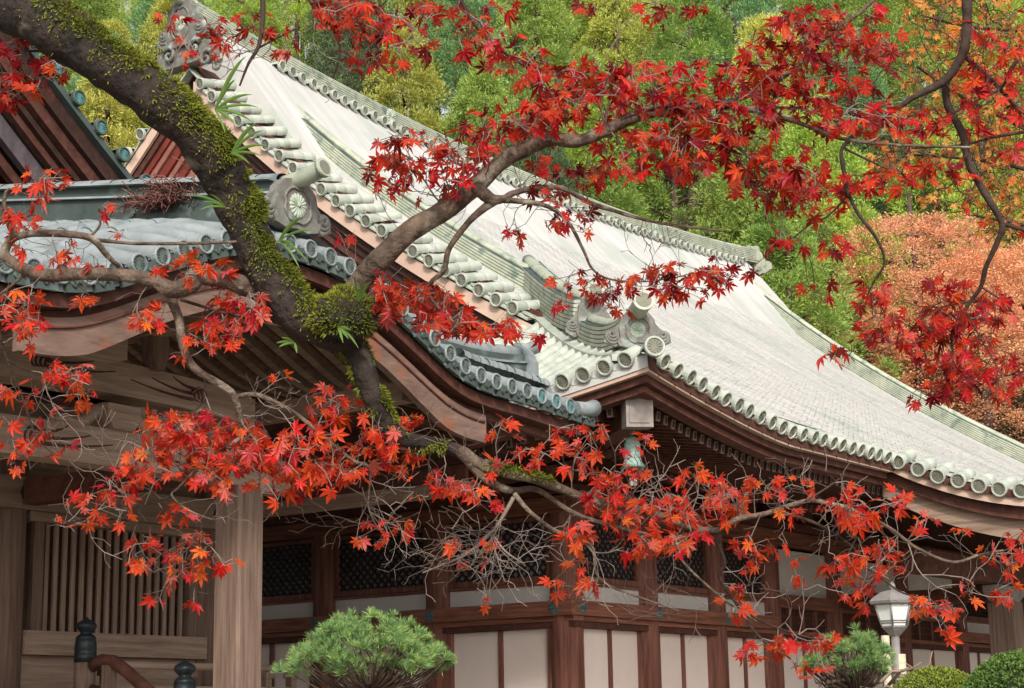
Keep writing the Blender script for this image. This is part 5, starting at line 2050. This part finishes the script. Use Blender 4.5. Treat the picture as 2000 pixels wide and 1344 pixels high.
for c in ((50, 125, 70, 55, 26), (20, 170, 30, 40, 9), (110, 112, 42, 28, 9), (335, 36, 24, 10, 3), (450, 60, 60, 40, 9), (400, 92, 40, 30, 6), (510, 40, 40, 30, 5), (560, 70, 30, 30, 4), (690, 30, 60, 38, 19), (740, 85, 50, 55, 16), (640, 20, 40, 25, 8), (800, 28, 40, 28, 8), (836, 92, 20, 24, 3), (860, 12, 40, 18, 6), (710, 112, 30, 30, 5), (930, 55, 40, 48, 11), (980, 18, 30, 18, 3), (985, 100, 50, 38, 13), (1040, 122, 40, 35, 13), (1090, 160, 60, 32, 18), (1150, 150, 60, 38, 16), (1145, 10, 20, 14, 3), (1280, 18, 40, 22, 6), (1370, 10, 20, 10, 2)):
    cl(*c, UP)
for c in ((800, 290, 58, 38, 17), (755, 338, 40, 34, 13), (840, 348, 60, 38, 17), (900, 288, 58, 42, 20), (960, 242, 60, 28, 15), (1030, 228, 60, 32, 17), (1100, 208, 60, 32, 17), (1180, 188, 60, 46, 24), (1250, 160, 68, 46, 26), (1320, 170, 60, 42, 20), (1230, 290, 58, 46, 24), (1290, 302, 48, 46, 18), (1150, 332, 50, 28, 10), (1080, 340, 40, 28, 8), (1120, 420, 58, 26, 10), (1005, 447, 18, 16, 3), (1060, 368, 40, 22, 7), (1340, 250, 58, 46, 23), (1400, 230, 58, 46, 24), (1460, 170, 58, 56, 28), (1500, 120, 58, 48, 24), (1560, 70, 58, 48, 24), (1600, 28, 58, 28, 16), (1540, 200, 58, 48, 26), (1600, 160, 58, 48, 24), (1640, 90, 58, 48, 22), (1700, 55, 48, 46, 14), (1650, 222, 58, 36, 18), (1720, 232, 56, 36, 15), (1480, 340, 56, 46, 24), (1530, 370, 48, 46, 20), (1560, 330, 46, 46, 16), (1590, 372, 36, 36, 12), (1450, 290, 48, 38, 15), (1390, 300, 28, 28, 7), (1340, 312, 38, 18, 6), (1535, 470, 36, 12, 6)):
    cl(*c, UP)
for c in ((740, 570, 38, 36, 18), (790, 580, 38, 36, 18), (840, 580, 38, 32, 13), (870, 620, 38, 22, 8), (900, 640, 48, 16, 10), (960, 636, 46, 18, 11), (1035, 655, 22, 10, 3), (670, 460, 14, 8, 1)):
    cl(*c, UP)
for c in ((1330, 530, 58, 16, 11), (1395, 528, 34, 26, 13), (1340, 570, 46, 14, 8), (1270, 547, 48, 20, 11), (1190, 560, 38, 20, 10), (1120, 546, 38, 16, 6), (1090, 594, 12, 10, 2), (1200, 600, 20, 14, 3)):
    cl(*c, DK, .066)
for c in ((40, 600, 40, 34, 14), (70, 640, 30, 26, 8), (40, 420, 30, 38, 9), (110, 342, 40, 22, 6), (55, 350, 26, 22, 5), (30, 462, 14, 36, 5), (200, 400, 18, 12, 2), (90, 392, 18, 16, 2), (110, 500, 24, 18, 3), (130, 488, 24, 22, 4), (190, 520, 12, 8, 2), (240, 455, 8, 6, 1), (350, 520, 48, 18, 8), (420, 525, 28, 12, 6), (160, 580, 10, 8, 1), (190, 585, 8, 6, 1), (430, 610, 48, 42, 22), (480, 600, 38, 38, 14), (400, 650, 38, 28, 10), (450, 660, 28, 18, 6), (300, 610, 24, 28, 6), (260, 620, 18, 16, 3), (130, 720, 44, 22, 11), (165, 760, 22, 30, 5), (40, 760, 28, 26, 4), (20, 830, 18, 18, 3), (100, 830, 28, 22, 5), (30, 880, 38, 28, 9), (120, 880, 16, 12, 3), (15, 750, 10, 10, 2), (550, 725, 10, 8, 1), (360, 690, 8, 8, 2)):
    cl(*c, LO, .072)
for c in ((330, 830, 58, 28, 17), (400, 830, 58, 32, 25), (450, 860, 58, 38, 27), (350, 880, 58, 38, 25), (280, 900, 58, 32, 19), (400, 920, 58, 32, 23), (480, 910, 58, 38, 23), (550, 880, 58, 38, 26), (600, 850, 48, 38, 18), (620, 920, 58, 36, 22), (680, 900, 56, 36, 24), (640, 780, 38, 32, 13), (700, 780, 24, 16, 4), (730, 850, 36, 28, 12), (780, 890, 48, 26, 14), (560, 950, 48, 26, 10), (240, 950, 48, 22, 8), (190, 980, 28, 22, 5), (128, 975, 8, 8, 1), (108, 1015, 8, 8, 1), (160, 1015, 10, 8, 1), (240, 1005, 8, 8, 1), (355, 995, 38, 16, 6), (440, 960, 22, 12, 3), (490, 830, 8, 8, 1), (372, 1080, 42, 42, 20), (285, 1050, 28, 16, 5), (250, 1090, 16, 14, 2), (290, 1100, 16, 12, 3), (445, 1095, 14, 16, 2), (310, 1165, 6, 8, 1), (382, 1170, 8, 8, 1), (335, 1130, 12, 8, 3)):
    cl(*c, LO, .07)
for c in ((800, 822, 28, 16, 4), (980, 832, 26, 22, 4), (1085, 850, 22, 26, 4), (1040, 890, 28, 22, 5), (1130, 868, 36, 36, 8), (1170, 842, 26, 16, 3), (1130, 912, 28, 16, 4), (900, 940, 28, 22, 7), (960, 900, 28, 16, 5), (850, 930, 22, 16, 3), (800, 950, 16, 14, 2), (730, 1020, 22, 16, 3), (790, 1030, 22, 22, 5), (740, 1060, 12, 8, 2), (700, 1050, 8, 8, 1), (950, 970, 28, 22, 6), (1240, 868, 26, 26, 4), (1250, 910, 28, 16, 3), (1220, 940, 38, 28, 8), (1180, 950, 48, 36, 14), (1200, 1000, 48, 28, 14), (1120, 1040, 38, 22, 10), (1260, 1000, 48, 36, 18), (1310, 980, 48, 36, 16), (1360, 1000, 38, 36, 14), (1330, 1060, 36, 22, 8), (1290, 1050, 46, 18, 8), (1240, 1060, 28, 16, 5), (1360, 920, 28, 16, 4), (1400, 950, 38, 26, 10), (1440, 960, 28, 26, 8), (1420, 1000, 30, 20, 6), (1480, 945, 28, 18, 5), (1120, 1130, 38, 26, 9), (1130, 1090, 22, 18, 5), (950, 1165, 6, 6, 1), (1510, 1060, 22, 16, 3), (1450, 1060, 28, 16, 5), (1480, 1100, 16, 16, 4), (1520, 950, 22, 16, 4), (1540, 1000, 22, 16, 5), (1580, 940, 22, 16, 4), (1560, 1092, 8, 8, 1), (1555, 1130, 16, 8, 2), (1640, 1000, 46, 26, 12), (1680, 1010, 28, 22, 8), (1660, 950, 22, 12, 4), (1700, 1090, 42, 32, 14), (1640, 1110, 22, 22, 6), (1670, 1150, 36, 32, 11), (1750, 975, 28, 16, 6), (1800, 1020, 28, 12, 4), (1730, 1060, 18, 12, 3), (1880, 1040, 8, 8, 1), (1760, 1115, 10, 8, 1), (1810, 1165, 32, 22, 7), (1890, 1130, 10, 8, 1), (1960, 1080, 32, 36, 10), (1990, 1060, 16, 28, 5), (1965, 1150, 22, 16, 4), (1895, 1160, 10, 8, 1), (1870, 1190, 12, 12, 2), (1840, 1220, 8, 22, 3), (1408, 1165, 8, 10, 1), (1440, 1140, 16, 16, 3), (1440, 1190, 16, 16, 3), (1490, 1260, 38, 22, 10), (1540, 1255, 28, 22, 6), (1600, 1250, 32, 18, 7), (1610, 1300, 14, 10, 2), (1560, 1300, 14, 26, 3), (920, 1075, 60, 30, 6)):
    cl(*c, LO, .068)
# bare twigs
for c in ((900, 1050, 90, 60, 90), (840, 1110, 80, 30, 40), (980, 1120, 60, 60, 50), (1060, 1090, 60, 70, 50), (780, 990, 60, 40, 24), (560, 990, 60, 60, 20), (420, 1000, 60, 60, 22), (200, 950, 60, 50, 18), (480, 760, 120, 50, 26), (560, 820, 60, 50, 16), (1250, 1170, 80, 50, 36), (1150, 1180, 60, 40, 20), (1500, 1150, 60, 50, 22), (1600, 1040, 80, 40, 22), (1800, 1060, 80, 50, 26), (1250, 950, 120, 60, 40), (1480, 960, 100, 50, 30), (1700, 1000, 80, 50, 24), (140, 800, 100, 80, 30), (260, 470, 140, 50, 20), (700, 960, 60, 50, 16), (900, 830, 120, 40, 20), (1300, 880, 60, 30, 10), (1840, 1150, 80, 50, 16)):
    cl(*c, LO, .07, False)
for c in ((620, 130, 60, 60, 14), (480, 120, 60, 40, 14), (860, 400, 60, 80, 20), (1000, 320, 200, 80, 40), (1250, 470, 150, 50, 26), (1400, 400, 100, 60, 20), (1200, 90, 60, 40, 8)):
    cl(*c, UP, .07, False)
T1.finish(300)

# moss: short hanging blades over the upper side of the limb
random.seed(5)
vs, fs = [], []
rn = random.Random(6)


def moss_on(path, rad, n, i0, i1, side, spread, Lk):
    for _ in range(n):
        k = rn.uniform(i0, i1)
        i = int(k)
        p = path[i].lerp(path[min(i + 1, len(path) - 1)], k - i)
        d = (path[min(i + 1, len(path) - 1)] - path[max(i - 1, 0)]).normalized()
        s_ = side - d * side.dot(d)
        s_.normalize()
        o = d.cross(s_)
        a = rn.gauss(0, spread)
        nrm = s_ * math.cos(a) + o * math.sin(a)
        q = p + nrm * rad[i] * rn.uniform(.95, 1.06)
        if noise.noise(q * 9) + .5 * noise.noise(q * 31) < -.1:
            continue
        dn = (nrm * rn.uniform(.3, 1) + Vector((0, 0, -1)) * rn.uniform(.1, .8) + Vector((rn.gauss(0, .35), rn.gauss(0, .35), rn.gauss(0, .25)))).normalized()
        blade(vs, fs, q, dn, .0019, Lk * rn.uniform(.5, 1.5))


side = (VR * .75 + VU * .8 - VD * .45).normalized()
moss_on(path, rad, 21000, 12, 62, side, .56, .014)
moss_on(path, rad, 6000, 58, len(path) - 3, side, .6, .014)
moss_on(p5, r5, 4500, 2, 38, (VR * .8 - VD * .4 + VU * .3).normalized(), .8, .016)
moss_on(p5, r5, 700, 2, 22, (-VR * .9 - VD * .3).normalized(), .5, .016)
moss_on(p6, r6, 1100, 3, 20, (VU - VD * .5).normalized(), .5, .013)
for _ in range(5200):                            # cushion on the burl
    u, v = rn.random() * .75, rn.random()
    q = burl(u, v)
    nrm = (q - bc).normalized()
    blade(vs, fs, q, (nrm + Vector((rn.gauss(0, .4), rn.gauss(0, .4), rn.gauss(0, .4)))).normalized(), .0018, .013 * rn.uniform(.5, 1.4))
b = MB()
b.add(vs, fs, False)
b.build('moss', 'moss', T1.t, kind='stuff')


# strap-leaved ferns rooted on the limb
def strap_fern(px, py, t, blades, label):
    r0 = at(px, py, t)
    F_ = thing('strap_fern', label, 'fern', r0, 'strap ferns growing on the maple limb')
    for ax, ay, w_ in blades:
        e = at(px + ax, py + ay, t - .05)
        mid = r0.lerp(e, .55) + VU * (abs(ax) + abs(ay)) * .00022
        pts = [r0 * (1 - u) ** 2 + mid * 2 * u * (1 - u) + e * u * u for u in [i / 8 for i in range(9)]]
        b = MB()
        secs = []
        for i, p in enumerate(pts):
            d = (pts[min(i + 1, 8)] - pts[max(i - 1, 0)]).normalized()
            s_ = d.cross(VD).normalized()
            ww = w_ * .00075 * math.sin(math.pi * (.12 + .88 * i / 8)) + .0004
            secs.append([p + s_ * ww, p - VD * ww * .35, p - s_ * ww, p + VD * .0006])
        b.sweep(secs, True, True, False)
        b.build('frond', 'strap', F_)


strap_fern(420, 215, 4.72, ((60, -105, 7), (40, -60, 6), (72, -30, 6), (85, -5, 5), (75, 25, 5), (40, 30, 5), (20, 45, 4)), 'largest tuft of green strap fern on top of the mossy limb')
strap_fern(452, 300, 4.72, ((50, -60, 7), (62, -45, 5), (70, -15, 5), (60, 5, 4), (35, 20, 4)), 'tuft of green strap fern below the largest one on the limb')
strap_fern(440, 405, 4.7, ((-75, -22, 4), (-45, -10, 3), (-50, 5, 3), (-30, -25, 3)), 'thin green strap fern leaning left off the limb over the porch roof')
strap_fern(545, 470, 4.72, ((45, -45, 7), (70, -20, 4), (30, 10, 4), (55, 40, 4), (40, 55, 4)), 'green strap fern right of the limb above the porch tiles')
strap_fern(700, 590, 4.66, ((10, -45, 4), (25, -40, 4), (22, -15, 3), (-8, -50, 3)), 'small green strap fern standing on the mossy burl')
strap_fern(660, 640, 4.64, ((15, -20, 5), (25, 5, 5), (20, 22, 5), (32, 28, 5), (40, 40, 4), (10, 30, 4)), 'pale succulent fern tuft hanging on the burl front')
strap_fern(575, 670, 4.7, ((-35, 0, 4), (-30, 8, 4), (-25, -10, 4), (5, 20, 4)), 'tiny green fern under the lower bend of the limb')

# ---------------- dark-branched maple hanging in from the right
T2 = Maple('maple_tree', 'crimson maple with dark slender branches hanging in from the right', at(3350, 1990, 7.5).xy.to_3d(), 'twigd', 5.4)
B = T2.branch
tb = at(3350, 1990, 7.5)
b = MB()
b.tube([Vector((tb.x, tb.y, -.1)), at(3330, 900, 7.5), at(3200, 150, 7.3), at(2850, -330, 6.8), at(2380, -220, 6.2)], [.17, .15, .13, .11, .065], 12)
b.build('trunk', 'bark3', T2.t)
B([(2380, -220, 70, 6.2), (2150, -230, 45, 5.8), (1960, -130, 26, 5.5), (1895, -30, 21), (1889, 40, 20), (1886, 80, 20), (1878, 110, 20), (1846, 157, 18), (1790, 187, 12), (1737, 221, 10), (1692, 243, 10), (1660, 272, 9), (1643, 297, 8), (1650, 343, 8), (1657, 378, 7), (1678, 420, 7), (1715, 471, 6), (1727, 514, 5), (1706, 552, 4), (1692, 582, 3)], 'bark3', 'branch', .12, 10)
B([(1846, 157, 17), (1851, 205, 16), (1880, 262, 16), (1893, 320, 15), (1925, 380, 14), (1957, 437, 13), (1947, 475, 11), (1926, 521, 10), (1916, 560, 9), (1895, 590, 8), (1860, 647, 6), (1862, 700, 4), (1860, 762, 3)], 'bark3', 'branch', .12, 10)
B([(1881, 108, 10), (1930, 150, 9), (1970, 192, 8), (2020, 240, 7)], 'bark3')
B([(1957, 437, 8), (2020, 455, 8)], 'bark3')
B([(2020, 75, 9), (1978, 130, 8), (1955, 172, 6), (1900, 200, 4), (1860, 222, 4)], 'bark3')
B([(2020, 255, 7), (1940, 268, 6), (1880, 283, 4), (1780, 290, 3)], 'bark3')
B([(1955, 172, 5), (1985, 215, 4), (2010, 240, 4)], 'bark3')
B([(1657, 378, 4), (1620, 420, 4), (1580, 440, 3), (1550, 465, 2.5)], 'bark3')
B([(1916, 560, 5), (1960, 590, 4), (1990, 625, 3)], 'bark3')
B([(1650, 290, 5), (1700, 315, 4), (1760, 340, 3), (1800, 340, 2.5)], 'bark3')
B([(1890, 590, 5), (1840, 600, 4), (1790, 630, 3)], 'bark3')
B([(1885, 605, 4), (1920, 670, 3), (1950, 720, 2.5)], 'bark3')
cl = T2.cluster
for c in ((1720, 110, 38, 28, 9), (1800, 240, 48, 36, 11), (1690, 180, 18, 28, 4), (1790, 330, 38, 22, 9), (1750, 350, 38, 22, 8), (1870, 330, 28, 18, 5), (1880, 240, 38, 22, 8), (1930, 120, 38, 46, 10), (1900, 170, 46, 36, 10), (1980, 110, 28, 46, 8), (1980, 190, 36, 46, 8), (1920, 60, 36, 18, 4), (1980, 290, 28, 18, 5), (1670, 350, 36, 22, 7), (1640, 380, 22, 34, 5), (1470, 523, 8, 8, 1), (1630, 475, 22, 16, 4), (1600, 560, 22, 20, 4), (1700, 560, 22, 16, 4), (1705, 590, 26, 16, 5), (1850, 560, 46, 26, 10), (1950, 590, 36, 36, 10), (1830, 620, 46, 28, 15), (1880, 650, 56, 36, 20), (1820, 680, 46, 36, 18), (1900, 700, 46, 36, 17), (1860, 740, 46, 26, 14), (1960, 720, 28, 26, 7), (1800, 770, 22, 16, 5), (1740, 640, 28, 26, 7), (1700, 650, 26, 22, 6), (1630, 690, 26, 20, 6), (1780, 640, 36, 26, 8), (1940, 760, 26, 16, 4), (1990, 730, 16, 16, 3)):
    cl(*c, UP, .08)
for c in ((1700, 470, 60, 60, 14), (1800, 300, 120, 60, 24), (1640, 450, 60, 60, 14), (1900, 620, 80, 80, 20), (1960, 480, 60, 60, 10)):
    cl(*c, UP, .08, False)
T2.finish(160, .0008)

# ---------------- orange maple farther back at the upper right
T3 = Maple('maple_tree', 'amber-orange maple behind the dark branches in the upper right corner', at(3050, 1560, 17).xy.to_3d(), 'twigd', 13.0)
B = T3.branch
tb = at(3050, 1560, 17)
b = MB()
b.tube([Vector((tb.x, tb.y, -.1)), at(3020, 900, 17), at(2900, 560, 16.5), at(2600, 430, 15.5), at(2330, 420, 14.5), at(2300, 100, 14)], [.24, .2, .17, .14, .11, .08], 12)
b.build('trunk', 'bark3', T3.t)
for pts in ([(2330, 420, 30, 14.5), (2150, 330, 18, 13.6), (2000, 250, 10), (1880, 190, 6), (1790, 130, 4)], [(2300, 100, 26, 14), (2120, 60, 14, 13.4), (1980, 60, 8), (1880, 50, 5), (1800, 30, 3)], [(2330, 420, 24, 14.5), (2150, 380, 14, 13.6), (2000, 330, 8), (1880, 310, 5), (1760, 300, 3)], [(2340, 520, 24, 14.5), (2150, 470, 12, 13.6), (2000, 440, 8), (1900, 420, 4)], [(2300, 100, 20, 14), (2120, -40, 12, 13.4), (1960, -30, 7), (1850, -10, 4)]):
    B(pts, 'bark3', 'branch', .1, 7)
T3.more = 1.15
cl = T3.cluster
for c in ((1900, 30, 130, 50, 150), (1940, 110, 110, 60, 170), (1850, 130, 90, 60, 80), (1960, 220, 70, 60, 90), (1860, 230, 80, 50, 60), (1760, 220, 60, 40, 24), (1900, 320, 110, 40, 100), (1780, 300, 80, 30, 50), (1960, 380, 60, 40, 70), (1860, 390, 60, 24, 26), (1960, 440, 50, 30, 44), (1730, 330, 40, 20, 16)):
    cl(*c, OG, .108, True, .7)
T3.finish(0, .0022)
